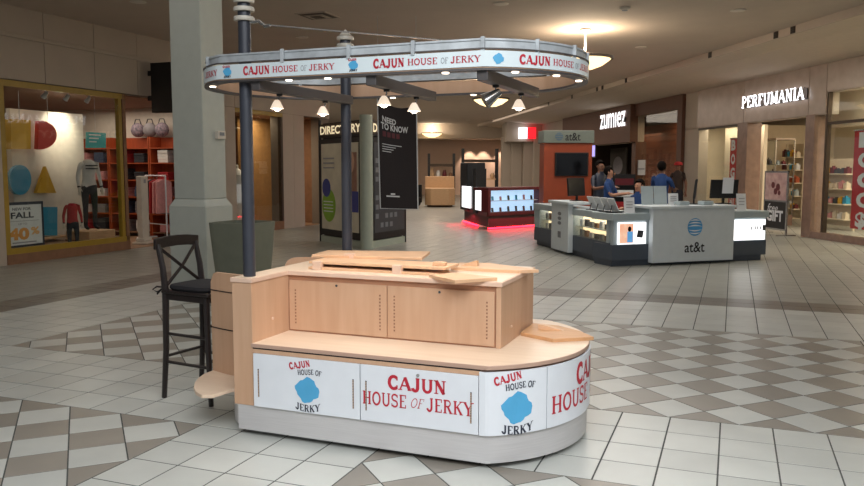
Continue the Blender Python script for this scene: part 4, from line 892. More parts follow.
dls = [(138, 1.5, 'above the column'), (302, 37, 'left of the rear canopy pole'), (501, 3.5, 'above the middle of the canopy'), (738, 10, 'at the upper right of the ceiling'), (641, 47, 'right of the nearest bowl pendant'), (468, 120, 'beyond the middle bowl pendant')]
for px, py, lab in dls:
    q = Zp(px, py, CZ); t = thing('downlight', 'small recessed round downlight ' + lab, 'downlight', WF, (q.x, q.y, CZ), 0, 'recessed ceiling downlights')
    MB().lathe([(.09, -.001), (.13, -.001), (.13, -.012), (.09, -.02)], 18).out('trim_ring', 'storewall', t); MB().lathe([(0, -.008), (.09, -.008)], 18).out('lens', mat('downlight_lens', (255, 236, 214), emit=2.5, ecol=(255, 232, 206)), t)
    lamp_on(t, 'down_lamp', 'SPOT', (0, 0, -.05), 26, col=(1, .82, .64), size=.08, spot=1.9, blend=.8)
q = Zp(318, 15.5, CZ); t = thing('ceiling_diffuser', 'square air diffuser in the ceiling above the rear canopy pole', 'vent', WF, (q.x, q.y, CZ), -YAW)
B(-.3, .3, -.3, .3, -.012, 0).out('frame', 'ceil', t)
for k in range(3): r0 = .26 - .08 * k; B(-r0, r0, -r0, r0, -.014 - .012 * k, -.010 - .012 * k).out('louvre', 'bronze' if k % 2 == 0 else 'ceil', t)
q = Zp(625, 7, CZ); t = thing('smoke_detector', 'small round smoke detector on the ceiling near the bowl pendant', 'detector', WF, (q.x, q.y, CZ)); MB().lathe([(.09, 0), (.09, -.03), (.06, -.055), (0, -.06)], 18).out('housing', 'storewall', t, True); MB().lathe([(.05, -.055), (.05, -.062), (0, -.064)], 12).out('sensor', 'midgrey', t)

# ================================================================== PHONE KIOSK WITH RED UNDERGLOW
PC, PR, PLf = Zp(488, 230), Zp(541, 226.5), Zp(463, 222.5)
PF = Frame((PC.x, PC.y), atan2(PR.y - PC.y, PR.x - PC.x)); wR = (PR - PC).length; pl_ = PF.loc(PLf)
t = thing('phone_kiosk', 'black kiosk with lit glass cases and red glow along the floor', 'kiosk', PF)
zt = 1.6 - (187 - 169.4) / FPX * PC.y * 1.03
dl_ = Vector((pl_.x, pl_.y, 0)); lw = dl_.length; al = atan2(dl_.y, dl_.x)
MB().prism([(0.03, .03), (wR, .03), (wR, 1.0), (.6, 1.0), (pl_.x + .6, pl_.y), (pl_.x + .03, pl_.y - .03)], .07, .35).out('base', 'black', t)
MB().prism([(0, .05), (wR, .05), (wR, 1.0), (.65, 1.0), (pl_.x + .65, pl_.y), (pl_.x + .05, pl_.y)], .35, .46).out('counter_body', 'maroon', t)
B(.05, wR, .22, .27, .46, zt - .08).out('case_back', 'litcool', t); B(0, wR, .0, .6, zt - .08, zt).out('case_top', 'maroon', t, False, .01)
B(0, .1, 0, .27, .46, zt - .08).out('case_end', 'maroon', t); B(wR - .08, wR, 0, .27, .46, zt - .08).out('case_end', 'maroon', t); B(.1, wR - .08, .0, .012, .46, zt - .08).out('glass_front', 'glass', t)
B(.1, wR - .08, .06, .22, .46 + (zt - .54) * .5, .475 + (zt - .54) * .5).out('glass_shelf', 'paper', t)
B(0, wR, -.02, .0, .38, .46).out('bumper', 'maroon', t)
mb = MB().obox((pl_.x * .5 + .2, pl_.y * .5 + .1, (.46 + zt) / 2), lw * .8, .3, zt - .46, al).out('side_case', 'black', t)
nrm = Vector((-sin(al), cos(al), 0)); nrm = -nrm if nrm.x > 0 else nrm
for f0, f1 in ((.12, .36), (.6, .92)):
    c = dl_ * ((f0 + f1) / 2) + nrm * .06; MB().obox((c.x, c.y, .8), lw * (f1 - f0), .06, .62, al).out('lit_panel', 'lit', t)
c = dl_ * .86; MB().obox((c.x + .25, c.y, 1.1), lw * .3, .55, 1.4, al).out('tower', 'black', t, False, .02)
c = dl_ * .42; MB().obox((c.x + .1, c.y, 1.0), lw * .12, .3, 1.25, al).out('tower', 'black', t)
B(.02, wR, -.005, .03, .02, .055).out('led_strip', 'redled', t); MB().obox((dl_.x * .68, dl_.y * .68, .04), lw * .62, .04, .04, al).out('led_strip', 'redled', t)
lamp_on(t, 'led_light', 'AREA', (wR / 2, -.12, .3), 10, col=(1, .03, .06), size=wR, size_y=.1)
lamp_on(t, 'led_light', 'AREA', (dl_.x * .7 - .15, dl_.y * .7, .3), 8, col=(1, .03, .06), size=.1, size_y=lw * .6, rot=(0, 0, 0))
pcol = ['navy', 'black', 'maroon', 'bluep', 'darkgrey', 'cloth_p']
for r in range(2):
    for k in range(6):
        x = .28 + (wR - .55) * k / 5; z = .462 if r == 0 else .477 + (zt - .54) * .5; hgt = random.uniform(.1, .15); m = pcol[(k * 2 + r * 3) % 6]
        single(MB().obox((0, 0, hgt / 2 + .002), .075, .02, hgt, 0, -.15), 'phone_case', m, '%s phone on the %s shelf of the lit case, number %s from the left' % ({'navy': 'navy', 'black': 'black', 'maroon': 'maroon', 'bluep': 'blue', 'darkgrey': 'grey', 'cloth_p': 'pink'}[m], ['lower', 'upper'][r], ['one', 'two', 'three', 'four', 'five', 'six'][k]), 'phone', PF, (x, .13, z + .002), 0, 'phones in the lit kiosk case', bevel=.006)

# ================================================================== WHITE PHONE-COMPANY COUNTER
t = thing('service_counter', 'pale angular service counter with blue globe logo and lit panels', 'counter', AF)
er = AF.loc(Zp(768, 260.5)); XR = er.x
xa, xb = AF.py(652, 240, -.1).x, AF.py(733, 240, -.1).x
B(.02, XR - .06, .05, .6, 0, .1).out('kick_plate', 'attg', t); B(0, XR, 0, .62, .1, .36).out('base_panel', 'attg', t); MB().box(.02, .5, .02, .1, .36, .76).box(.5, XR, .02, .6, .36, .76).out('cabinet', 'attl', t)
B(-.02, XR + .02, -.03, .66, .76, .88).out('counter_top', 'attl', t, False, .008)
B(xa, xb, -.12, .0, .05, .95).out('front_panel', 'attw', t, False, .006); B(xa - .04, xb + .04, -.14, .62, .95, .995).out('counter_top', 'attw', t, False, .006); B(xa, xb, .02, .6, .88, .95).out('upstand', 'attl', t)
lb = B(.1, xa - .06, -.012, .02, .37, .73).out('light_box', 'lit', t); lb2 = B(xb + .03, XR - .04, -.012, .02, .37, .73).out('light_box', 'lit', t)
fw = lambda s, z: (s, -.016, z); lw_ = xa - .16
B(.12, .12 + lw_ * .5, -.015, -.012, .39, .71).out('photo_print', mat('photo_orange', (226, 140, 100), .5, noise=1, col2=(244, 236, 226), scale=5, emit=.55, ecol=(232, 170, 136)), lb); B(.12 + lw_ * .28, .12 + lw_ * .48, -.0165, -.015, .40, .58).out('photo_print', mat('photo_blue', (96, 160, 214), .5, noise=.15, emit=.45, ecol=(96, 160, 214)), lb)
MB().add([fw(.12 + lw_ * .36 + .035 * cos(a * pi / 8), .62 + .045 * sin(a * pi / 8)) for a in range(16)], [tuple(range(16))]).out('photo_print', 'hair', lb)
MB().add([(.12 + lw_ * .62, -.014, .48), (.12 + lw_ * .84, -.014, .47), (.12 + lw_ * .88, -.014, .59), (.12 + lw_ * .66, -.014, .6)], [(0, 1, 2, 3)]).out('tablet_print', 'darkgrey', lb)
wq = XR - xb
for k, (a, b) in enumerate(((.5, .56), (.6, .63), (.66, .69), (.74, .77))): MB().add([fw(xb + .06 + wq * a + .012 * cos(i * pi / 6), .58 + .04 * sin(i * pi / 6)) for i in range(12)], [tuple(range(12))]).out('print_mark', 'greyprint', lb2)
B(xb + .06 + wq * .8, xb + wq * .96, -.0145, -.012, .53, .63).out('print_mark', 'darkgrey', lb2)
# globe logo and letters
gxc = AF.py(695, 227, -.12); gr_ = 8.8 / FPX * 13.4
fp = lambda s, z: (s, -.1235, z)
MB().add([fp(gxc.x + gr_ * cos(i * pi / 16), gxc.z + gr_ * sin(i * pi / 16)) for i in range(32)], [tuple(range(32))]).out('globe_logo', 'globe', t)
for k, zz in enumerate((-.62, -.3, .05, .38, .68)):
    hw = gr_ * sqrt(1 - zz * zz) * .97; n = 12; th = .075 * gr_
    up_ = [(gxc.x - hw + 2 * hw * i / n, gxc.z + zz * gr_ + .12 * gr_ * sin(pi * i / n) * (1 if zz > 0 else -1) + th * sin(pi * i / n)) for i in range(n + 1)]; lo = [(x, z - 2 * th * sin(pi * i / n)) for i, (x, z) in enumerate(up_)]
    MB().add([(x, -.1245, z) for x, z in up_ + lo[::-1]], [tuple(range(2 * n + 2))]).out('globe_stripe', 'paper', t)
ax0, ax1 = AF.py(684.5, 248, -.12), AF.py(704.5, 248, -.12)
lettering('lettering', sans('at&t', 0, .01), 'black', t, fp, ax1.x - ax0.x, .17, ax0.x, AF.py(694, 252, -.12).z)
# left wing with lit display cases
el = AF.loc(Zp(534, 244)); dw = Vector((el.x, el.y, 0)); WLn = dw.length; dw /= WLn; aw = atan2(dw.y, dw.x); nw = Vector((-dw.y, dw.x, 0)); nw = nw if nw.x < 0 else -nw      # outward
def wbox(name, s0, s1, o0, o1, z0, z1, m, bev=0, par=None):
    c = dw * ((s0 + s1) / 2) + nw * ((o0 + o1) / 2); return MB().obox((c.x, c.y, (z0 + z1) / 2), abs(s1 - s0), abs(o1 - o0), z1 - z0, aw).out(name, m, par or t, False, bev)
wbox('kick_plate', .2, WLn - .05, -.6, -.05, 0, .1, 'attg'); wbox('base_panel', .14, WLn, -.6, 0, .1, .38, 'attg'); wbox('counter_top', .14, WLn + .02, -.62, .02, .76, .88, 'attl', .008)
def sw_(px, o=0): 
    d = ray(px, 235); P0 = AF.w(nw.x * o, nw.y * o); nn = AF.e1 * nw.x + AF.e2 * nw.y; k = (P0 - CAM).dot(nn) / d.dot(nn); q = AF.loc(CAM + d * k); return q.x * dw.x + q.y * dw.y
s1, s2, s3 = sw_(573), sw_(556), sw_(541)
wbox('pillar_panel', s1, s2, 0, .1, .05, .95, 'attw', .006); wbox('pillar_top', s1 - .1, s2 + .1, -.3, .14, .95, 1.0, 'attw', .006); wbox('cabinet_end', s1, s2, -.6, 0, .38, .76, 'attl')
wbox('cabinet_end', .14, .26, -.6, 0, .38, .76, 'attl'); wbox('cabinet_end', WLn - .35, WLn, -.6, 0, .38, .76, 'attl')
for a, b in ((.26, s1), (s2, WLn - .35)):
    wbox('case_back', a, b, -.22, -.2, .38, .76, 'litwarm'); wbox('glass_front', a, b, -.02, -.01, .38, .76, 'glass'); wbox('case_light', a, b, -.2, -.05, .75, .758, 'lit'); wbox('case_shelf', a, b, -.2, -.05, .56, .57, 'attl')
for k in range(3): MB().add([tuple(dw * ((s1 + s2) / 2 + .1 * cos(i * pi / 8)) + nw * .102 + Vector((0, 0, .76 - .09 * k + .035 * sin(i * pi / 8)))) for i in range(16)], [tuple(range(16))]).out('logo_print', 'midgrey', t)
wbox('socket_plate', (s1 + s2) / 2 - .08, (s1 + s2) / 2 + .08, .1, .104, .3, .42, 'midgrey')
ci = 0
for a, b in ((.38, s1 - .05), (s2 + .1, WLn - .42)):
    n = 6 if ci == 0 else 4; ci += 1
    for zz in (.385, .575):
        for k in range(n):
            s_ = a + (b - a) * (k + .5) / n; c = dw * s_ + nw * -.12; hg = random.uniform(.08, .13); m = ['midgrey', 'darkgrey', 'paper', 'brownwall'][(k + int(zz * 10)) % 4]
            single(MB().obox((0, 0, hg / 2), (b - a) / n * .6, .05, hg, 0), 'accessory_box', m, 'boxed accessory, %s along the %s shelf of the %s lit counter case' % (ORD[k], 'lower' if zz < .5 else 'upper', 'nearer' if ci == 1 else 'farther'), 'box', AF, (c.x, c.y, zz + .001), aw, 'boxed accessories in the counter cases', bevel=.004)
# items on the counter
def monitor(px, py, y, z, wd, hg, rot, label, tilt=.1, paper=False):
    q = AF.py(px, py, y); o = thing('monitor', label, 'monitor', AF, (q.x, y, z), rot)
    MB().prism([(-.11, -.08), (.11, -.08), (.11, .08), (-.11, .08)], 0, .015).out('stand_base', 'black', o); B(-.02, .02, -.01, .02, .015, .12).out('stand_neck', 'black', o)
    MB().obox((0, -.02, .1 + hg / 2), wd, .035, hg, 0, tilt).out('screen_housing', 'black', o, False, .006); MB().obox((0, .0, .1 + hg / 2), wd - .03, .01, hg - .03, 0, tilt).out('screen', 'screen', o)
    if paper: MB().obox((.06, -.045, .16 + hg / 2), .2, .004, .28, 0, tilt).out('taped_paper', 'paper', o)
    return o
monitor(694, 205, .35, .996, .26, .34, .9, 'slim black monitor seen nearly edge-on at the counter'); monitor(723, 206, .3, .996, .5, .33, -.25, 'black monitor with a paper sheet taped to its back', .12, True)
q = AF.py(565, 208, .9)
def onwing(s_, o_): c = dw * s_ + nw * o_; return c
c = onwing((s1 + s2) / 2 - .1, -.2); o = thing('monitor', 'black monitor on the counter wing left of the staff', 'monitor', AF, (c.x, c.y, 1.0), aw + pi / 2 + .5)
MB().prism([(-.11, -.08), (.11, -.08), (.11, .08), (-.11, .08)], 0, .015).out('stand_base', 'black', o); B(-.02, .02, -.01, .02, .015, .12).out('stand_neck', 'black', o); MB().obox((0, -.02, .27), .48, .035, .34, 0, .1).out('screen_housing', 'black', o, False, .006); MB().obox((.05, -.045, .28), .2, .004, .3, 0, .1).out('taped_paper', 'paper', o)
for k in range(4):
    s_ = .35 + .3 * k; c = onwing(s_, -.15); o = thing('demo_tablet', ['first', 'second', 'third', 'fourth'][k] + ' white demo tablet on a stand along the counter wing, from the corner', 'tablet', AF, (c.x, c.y, .881), aw + .25, 'demo tablets on the counter wing')
    MB().obox((0, .0, .13), .18, .015, .25, 0, -.5).out('tablet_body', 'paper', o, False, .006); MB().obox((0, -.012, .135), .15, .004, .2, 0, -.5).out('tablet_screen', 'midgrey', o); MB().prism([(-.06, -.05), (.06, -.05), (.06, .1), (-.06, .1)], 0, .012).out('stand_foot', 'darkgrey', o); MB().cyl((0, .05, .012), (0, .02, .12), .01, n=6).out('stand_arm', 'darkgrey', o)
for i, (px, py, y, hg, wd, z, lab) in enumerate([(629, 214, .1, .26, .2, .881, 'white sign card standing at the corner of the low counter'), (673, 207, .2, .2, .2, .996, 'small white sign card on the raised counter top'), (741, 212, .15, .3, .2, .881, 'white sign card at the right end of the counter'), (647, 206, .5, .32, .24, .996, 'left one of two grey upright panels behind the counter'), (660, 206, .5, .32, .26, .996, 'right one of two grey upright panels behind the counter')]):
    q = AF.py(px, py, y); o = thing('sign_card', lab, 'sign', AF, (q.x, y, z)); m = 'paper' if i < 3 else 'attl'
    MB().obox((0, 0, hg / 2), wd, .008, hg, 0, -.12).out('card', m, o); B(-wd / 2, wd / 2, -.04, .05, 0, .008).out('foot', m, o)
    if i < 3:
        for k in range(3): MB().obox((0, -.008 + .009 * k * .0, hg * (.35 + .18 * k)), wd * .6, .003, .012, 0, -.12).out('text_line', 'greyprint', o)
for px, lab in ((706, 'small pale card reader between the two black monitors'), (682, 'white receipt printer beside the small sign card')):
    q = AF.py(px, 206, .05); o = thing('counter_device', lab, 'device', AF, (q.x, .05, .996)); MB().prism([(-.1, -.08), (.1, -.08), (.1, .1), (-.1, .1)], 0, .07).out('body', 'attl', o, False, .015); B(-.06, .06, -.05, .03, .07, .078).out('keypad', 'darkgrey', o)
# tall orange sign tower
tw = Dp(568, 165, 17.6); TF = Frame((tw.x, tw.y), .06); ww = 51 / FPX * 17.6
zz = lambda y: Dp(568, y, 17.6).z
t = thing('sign_tower', 'tall orange tower with black television and pale header behind the counter', 'sign tower', TF)
B(-ww / 2 + .03, ww / 2 - .03, 0, .5, 0, zz(143)).out('tower_body', 'attorange', t); hd = B(-ww / 2, ww / 2, -.05, .55, zz(143), zz(130.5)).out('header', 'atthead', t, False, .01)
tv = B(-ww / 2 + .27, ww / 2 - .12, -.06, 0, zz(176), zz(152.5)).out('television', 'black', t, False, .008); B(-ww / 2 + .3, ww / 2 - .15, -.064, -.06, zz(175), zz(153.5)).out('screen', 'screen', tv)
hz_ = zz(140.5); lettering('lettering', sans('at&t', 0, .01), 'black', hd, lambda s, z: (s, -.055, z), .34, .17, -.08, hz_)
MB().add([(-.22 + .09 * cos(i * pi / 10), -.055, hz_ + .085 + .09 * sin(i * pi / 10)) for i in range(20)], [tuple(range(20))]).out('globe_logo', mat('globe_grey', (86, 110, 128), .5), hd)
for k in range(3): B(-.3, -.14, -.058, -.055, hz_ + .03 + .05 * k, hz_ + .042 + .05 * k).out('globe_stripe', 'atthead', hd)
# staff
def atp(px, dep): p = Dp(px, 170, dep); return (p.x, p.y, 0)
figure('person', 'person in royal blue polo and dark hair leaning over the counter wing', 'person', WF, atp(609, 15.2), -.5, 1.62, 'stand', armup=1)
figure('person', 'person standing behind in dark navy top beside the orange tower', 'person', WF, atp(600, 16.6), -1.2, 1.75, 'stand', top='navy', skin='skin2', armup=1)
cp = atp(640, 14.75)
figure('person', 'seated person in blue polo low behind the two upright panels', 'person', WF, cp, -2.4, 1.7, 'sit', armup=1)
figure('person', 'person in blue polo turned away behind the raised counter', 'person', WF, atp(662, 15.6), .9, 1.72, 'stand', skin='skin2', armup=1)
o = thing('office_chair', 'black office chair under the seated person behind the counter', 'chair', WF, (cp[0], cp[1], 0), -2.4)
B(-.2, .26, -.22, .22, .40, .455).out('seat', 'black', o, False, .02); B(-.27, -.22, -.2, .2, .62, 1.02).out('backrest', 'black', o, False, .02); MB().cyl((0, 0, .08), (0, 0, .40), .03, n=10).out('gas_post', 'darkgrey', o); B(-.26, -.23, -.03, .03, .42, .64).out('back_bar', 'darkgrey', o)
for k in range(5):
    a = 2 * pi * k / 5; MB().cyl((0, 0, .09), (.28 * cos(a), .28 * sin(a), .06), .02, n=6).out('base_arm', 'black', o); MB().ball((.28 * cos(a), .28 * sin(a), .03), .03, .03, .03, 8, 6).out('castor', 'black', o)
o = thing('magazine_rack', 'dark rack of leaflets standing between the staff behind the counter', 'rack', WF, atp(624, 17.0)); B(-.25, .25, 0, .04, 0, 1.5).out('back_panel', 'black', o)
for k in range(4): B(-.25, .25, -.1, 0, .5 + .25 * k, .52 + .25 * k).out('ledge', 'black', o); B(-.2, .2, -.07, -.05, .52 + .25 * k, .66 + .25 * k).out('leaflet', ['paper', 'cloth_r', 'paper', 'maroon'][k], o)

# ================================================================== RIGHT SHOPS
def rq(px, py, ly=0): return RF.py(px, py, ly)
# perfume shop -------------------------------------------------------------
fas_ = struct(MB().box(RX[826], RX[698], .0, .05, 2.86, 4.02).box(-8.5, RX[826], 0, .05, 3.35, 4.02), 'trim_6', 'stone', RF)
jn = [-8.5, -4.5, RX[826], RX[815] + .25, RX[748] + .2, RX[698]]
for a, b in zip(jn, jn[1:]): B(a + .01, b - .01, .05, .075, 2.88 if a > RX[826] - .5 else 3.37, 4.0).out('stone_panel', 'stone', fas_)
pk = thing('shop_sign', 'white glowing serif letters above the perfume shop entrance', 'sign', RF, (rq(804, 98, .18).x, .075, 0)); lenp = rq(742, 103, .18).x - rq(804, 98, .18).x
zl = rq(772, 105).z; hl = rq(772, 93.3).z - zl
for off, m in ((.0, 'black'), (.09, 'signglow')):
    lettering('lettering', slab('PERFUMANIA', .2), m, pk, lambda s, z, off=off: (lenp - s, .02 + off, z), lenp, hl, 0, zl)
B(0, lenp, 0, .03, zl + hl * .1, zl + hl * .9).out('raceway', 'bronze', pk)
for k, (a, b) in enumerate(((RX[815], RX[806]), (RX[748], RX[738]))): struct(B(a, b, -.35, .06, 0, 2.88), 'trim_%d' % (7 + k), 'pink', RF)
XN = -8.5
w3 = thing('window_3', '', 'window', RF); del w3['label']; del w3['category']; w3['kind'] = 'structure'
B(XN, RX[815], -.1, .05, 0, .16).out('window_sill', 'pink', w3); B(XN, RX[826], -.03, -.015, .16, 3.35).out('pane', 'glass', w3); B(RX[826], RX[815], -.03, -.015, .16, 2.86).out('pane', 'glass', w3); B(XN, RX[826], -.06, .04, 2.62, 2.68).out('window_frame', 'bronze', w3); B(RX[826] - .04, RX[826] + .04, -.06, .04, .16, 3.35).out('window_frame', 'bronze', w3)
w4 = thing('window_4', '', 'window', RF); del w4['label']; del w4['category']; w4['kind'] = 'structure'
B(RX[738], RX[698], -.1, .05, 0, .16).out('window_sill', 'pink', w4); xm = rx(718); B(RX[738], xm - .01, -.03, -.015, .16, 2.86).out('pane', 'glass', w4); B(xm + .01, RX[698], -.03, -.015, .16, 2.86).out('pane', 'glass', w4); B(RX[738], RX[698], -.05, .03, 2.8, 2.86).out('window_frame', 'bronze', w4)
struct(B(RX[738] + .1, RX[698] - .1, -.9, -.8, .0, 2.86), 'wall_display_3', 'cream', RF)
struct(B(XN, rx(819, -.75), -.75, -.7, 2.6, 3.58), 'wall_display_4', 'cream', RF)
lamp('shop_light', 'AREA', RF.w(-1.5, -2.6, 3.5), 230, (1, .86, .66), 8, size_y=3, rot=(0, 0, RF.a)); lamp('shop_light', 'AREA', RF.w((RX[738] + RX[698]) / 2, -.45, 2.9), 22, (1, .86, .64), 2.5, size_y=.5, rot=(0, 0, RF.a)); lamp('shop_light', 'AREA', RF.w(-3.5, -.4, 3.5), 130, (1, .9, .7), 4, size_y=.4, rot=(0, 0, RF.a))
# shelving on the back wall of the perfume shop
bc = ['cream', 'yellow', 'cloth_p', 'maroon', 'attl', 'orange', 'bluep', 'darkgrey', 'paper']; bn = {'cream': 'cream', 'yellow': 'amber', 'cloth_p': 'pink', 'maroon': 'dark red', 'attl': 'pale grey', 'orange': 'orange', 'bluep': 'blue', 'darkgrey': 'dark grey', 'paper': 'white'}
def shelfrun(px0, px1, ly, label, where, zs, n, lit=False):
    x0, x1 = rx(px0, ly), rx(px1, ly); x0, x1 = min(x0, x1), max(x0, x1)
    o = thing('perfume_shelf', label, 'shelf', RF, (x0, ly, 0)); L = x1 - x0
    B(0, L, -.05, 0, .1, zs[-1] + .4).out('back_panel', 'litwarm' if lit else 'cream', o)
    for a in (0, L - .04): B(a, a + .04, 0, .06, 0, zs[-1] + .4).out('side_panel', 'cream', o)
    for z in zs: B(.04, L - .04, 0, .3, z - .03, z).out('shelf_board', 'cream', o)
    for z in zs:
        for k in range(n):
            m = random.choice(bc); h = random.uniform(.14, .24); wd = (L - .12) / n * .72
            mb = MB(); mb.box(-wd / 2, wd / 2, -.06, .06, 0, h * .8); mb.box(-wd / 5, wd / 5, -.03, .03, h * .8, h)
            single(mb, 'perfume_bottle', m, '%s bottle, %s from right, row %s up, %s' % (bn[m], ORD[k], ['one', 'two', 'three', 'four', 'five'][zs.index(z)], where), 'bottle', RF, (x0 + .06 + (L - .12) * (k + .5) / n, ly + .17, z + .001), 0, 'perfume bottles on ' + where)
shelfrun(787, 805, -3.2, 'lit wall shelf of bottles behind the sandwich board in the perfume shop', 'shelf behind sandwich board', (.4, .8, 1.2, 1.6, 2.0), 6)
shelfrun(822, 858, -2.4, 'wall shelf of bottles seen through the glass beside the red banner', 'shelf behind right shop window', (.3, .7, 1.1, 1.5), 7)
# glass display cabinet at the entrance
q = rq(768, 225, -1.6); o = thing('glass_cabinet', 'tall glass display cabinet of small bottles left of the sandwich board', 'cabinet', RF, (q.x, -1.6, 0)); hw = .75
B(-hw, hw, -.3, .3, 0, .3).out('plinth', 'pink', o); B(-hw, hw, -.3, .3, 2.45, 2.5).out('cabinet_top', 'stone', o)
for a in (-hw, hw - .03):
    for b in (-.3, .27): B(a, a + .03, b, b + .03, .3, 2.45).out('post', 'chrome', o)
B(-hw + .03, hw - .03, .29, .3, .3, 2.45).out('glass_front', 'glass', o)
for z in (.7, 1.05, 1.4, 1.75): B(-hw + .03, hw - .03, -.27, .27, z - .012, z).out('glass_shelf', 'attl', o)
for z in (.7, 1.05, 1.4, 1.75):
    for k in range(7):
        m = random.choice(['cloth_p', 'maroon', 'attl', 'paper', 'darkgrey']); h = random.uniform(.12, .22); mb = MB(); mb.box(-.05, .05, -.04, .04, 0, h * .75); mb.cyl((0, 0, h * .75), (0, 0, h), .02, n=8)
        single(mb, 'perfume_bottle', m, '%s scent bottle, %s from the right, row %s up in the glass cabinet' % (bn[m], ORD[k], {.7: 'one', 1.05: 'two', 1.4: 'three', 1.75: 'four'}[z]), 'bottle', RF, (q.x - .6 + .2 * k, -1.55 + random.uniform(-.1, .1), z + .001), 0, 'bottles in the tall glass cabinet')
# sandwich board
q = rq(774, 233, .35); Lx = rx(763, .35) - rx(786, .35)
o = thing('sandwich_board', 'metal-framed floor sign with pink poster over black gift poster', 'sign', RF, (rq(774.5, 233, .35).x, .35, 0))
zt = rq(774, 171, .35).z; hw = Lx / 2
for a in (-hw, hw - .04): B(a, a + .04, -.02, .02, 0, zt).out('upright', 'chrome', o)
for z in (.12, zt * .52, zt - .04): B(-hw, hw, -.02, .02, z, z + .04).out('crossbar', 'chrome', o)
for a in (-hw + .02, hw - .02): B(a - .02, a + .02, -.25, .25, 0, .03).out('foot', 'chrome', o)
B(-hw + .04, hw - .04, -.005, .015, zt * .52 + .04, zt - .04).out('poster', mat('pink_poster', (176, 138, 136), .6, noise=1, col2=(210, 180, 172), scale=6), o); B(-hw + .04, hw - .04, -.005, .015, .16, zt * .52).out('poster', 'black', o)
lettering('lettering', sans('GIFT', 0, .04), 'paper', o, lambda s, z: (hw * .7 - s, .017, z), hw * 1.4, .26, 0, zt * .22); lettering('lettering', sans('free', .3, 0), 'paper', o, lambda s, z: (hw * .65 - s, .017, z), hw * .9, .2, 0, zt * .36)
for (a, b, r_) in ((-.1, .75, .09), (.12, .78, .08), (0, .68, .08), (-.16, .66, .06)): MB().add([(a + r_ * cos(i * pi / 8), .017, zt * b + r_ * sin(i * pi / 8)) for i in range(15, -1, -1)], [tuple(range(16))]).out('poster_print', 'maroon', o)
# red banners
def rban(px0, px1, py0, py1, ly, label, words):
    x1, x0 = rx(px0, ly), rx(px1, ly); z0, z1 = rq((px0 + px1) / 2, py1, ly).z, rq((px0 + px1) / 2, py0, ly).z; z0 = max(z0, .3)
    o = thing('sale_banner', label, 'banner', RF, (x0, ly, z0)); L = x1 - x0; H_ = z1 - z0
    B(0, L, -.012, .0, 0, H_).out('cloth', 'redban', o); B(-.02, L + .02, -.02, .012, H_ - .03, H_).out('top_bar', 'chrome', o); MB().cyl((L / 2, -.004, H_), (L / 2, -.004, (3.58 if ly > -.28 else 2.86) - z0), .004, n=5).out('wire', 'steel', o)
    n = len(words)
    for k, wd in enumerate(words): lettering('lettering', sans(wd, 0, .05), 'paper', o, lambda s, z: (L * .82 - s, .003, z), L * .64, H_ / n * .72, 0, H_ * (1 - (k + .86) / n))
rban(853, 880, 129, 235, -.25, 'wide red sale banner hanging in the rightmost shop window', ['B', 'O', 'G', 'O', '$1'])
rban(729.5, 736, 138, 207, -.3, 'narrow red sale banner at the left perfume shop window', ['B', 'O', 'G', 'O', '$1'])
# skate shop ---------------------------------------------------------------
zf0 = 2.62
zf = struct(B(RX[637], RX[568], 0, .3, zf0, 4.0), 'trim_9', 'zbrown', RF); struct(B(RX[684], RX[637], 0, .12, 3.55, 4.0), 'trim_10', 'zbrown', RF); struct(B(RX[684], RX[684] + .35, -.3, .12, 0, 3.55), 'trim_11', 'zbrown', RF)
o = thing('shop_sign', 'white glowing lower-case sign on the dark brown shop front', 'sign', RF, (rq(626.5, 118, .3).x, .3, 0)); L = rq(601, 122, .3).x - rq(626.5, 118, .3).x
za = rq(614, 127, .3).z; lettering('lettering', sans('zum\u0131ez', 0, .015), 'signglow2', o, lambda s, z: (L - s, .04, z), L, (rq(614, 112.5, .3).z - za) * .98, 0, za); B(.05, L - .05, 0, .03, za + .05, za + .3).out('raceway', 'black', o)
w5 = thing('window_5', '', 'window', RF); del w5['label']; del w5['category']; w5['kind'] = 'structure'
B(RX[684] + .35, RX[637], -.02, -.005, .2, 3.55).out('pane', 'glass', w5); B(RX[684] + .35, RX[637], -.1, .05, 0, .2).out('window_sill', 'zbrown', w5); B(RX[637] - .08, RX[637] + .3, -.3, .1, 0, zf0).out('window_post', 'zbrown', w5)
pw_ = thing('wall_planks', '', 'x', RF); del pw_['label']; del pw_['category']; pw_['kind'] = 'structure'
xa_, xb_ = rx(679, -1.2), rx(640, -1.2)
for k in range(15): B(xa_, xb_, -1.3 - .0, -1.25 + .006 * (k % 2), .02 + k * .22, .23 + k * .22).out('plank', 'zwood', pw_)
struct(B(RX[684] - .1, RX[568], -5, -.25, 3.5, 3.575), 'ceiling_skate', 'zdark', RF); struct(B(RX[637], RX[568], -3.1, -3, 0, 3.58), 'wall_skate_back', 'zdark', RF)
lamp('shop_light', 'AREA', RF.w((RX[684] + RX[637]) / 2, -.6, 3.4), 26, (1, .72, .46), 2.5, size_y=.8, rot=(0, 0, RF.a)); lamp('shop_light', 'AREA', RF.w((RX[600] + RX[637]) / 2, -1.5, 3.0), 14, (1, .74, .5), 2.5, size_y=2, rot=(0, 0, RF.a))
q = rq(618, 160, -1.0); o = thing('poster_board', 'dark poster of a seated pale figure in the brown shop entrance', 'poster', RF, (q.x, -1.0, 0))
hw = abs(rx(610, -1) - rx(626, -1)) / 2; z0, z1 = rq(618, 178, -1.0).z, rq(618, 148, -1.0).z
B(-hw, hw, -.04, 0, z0, z1).out('poster_sheet', 'black', o); MB().add([(hw * .6 * cos(i * pi / 8), .004, z0 + (z1 - z0) * (.42 + .3 * sin(i * pi / 8))) for i in range(15, -1, -1)], [tuple(range(16))]).out('poster_print', 'cloth_g', o); B(-.05, .05, -.04, 0, 0, z0).out('post', 'black', o)
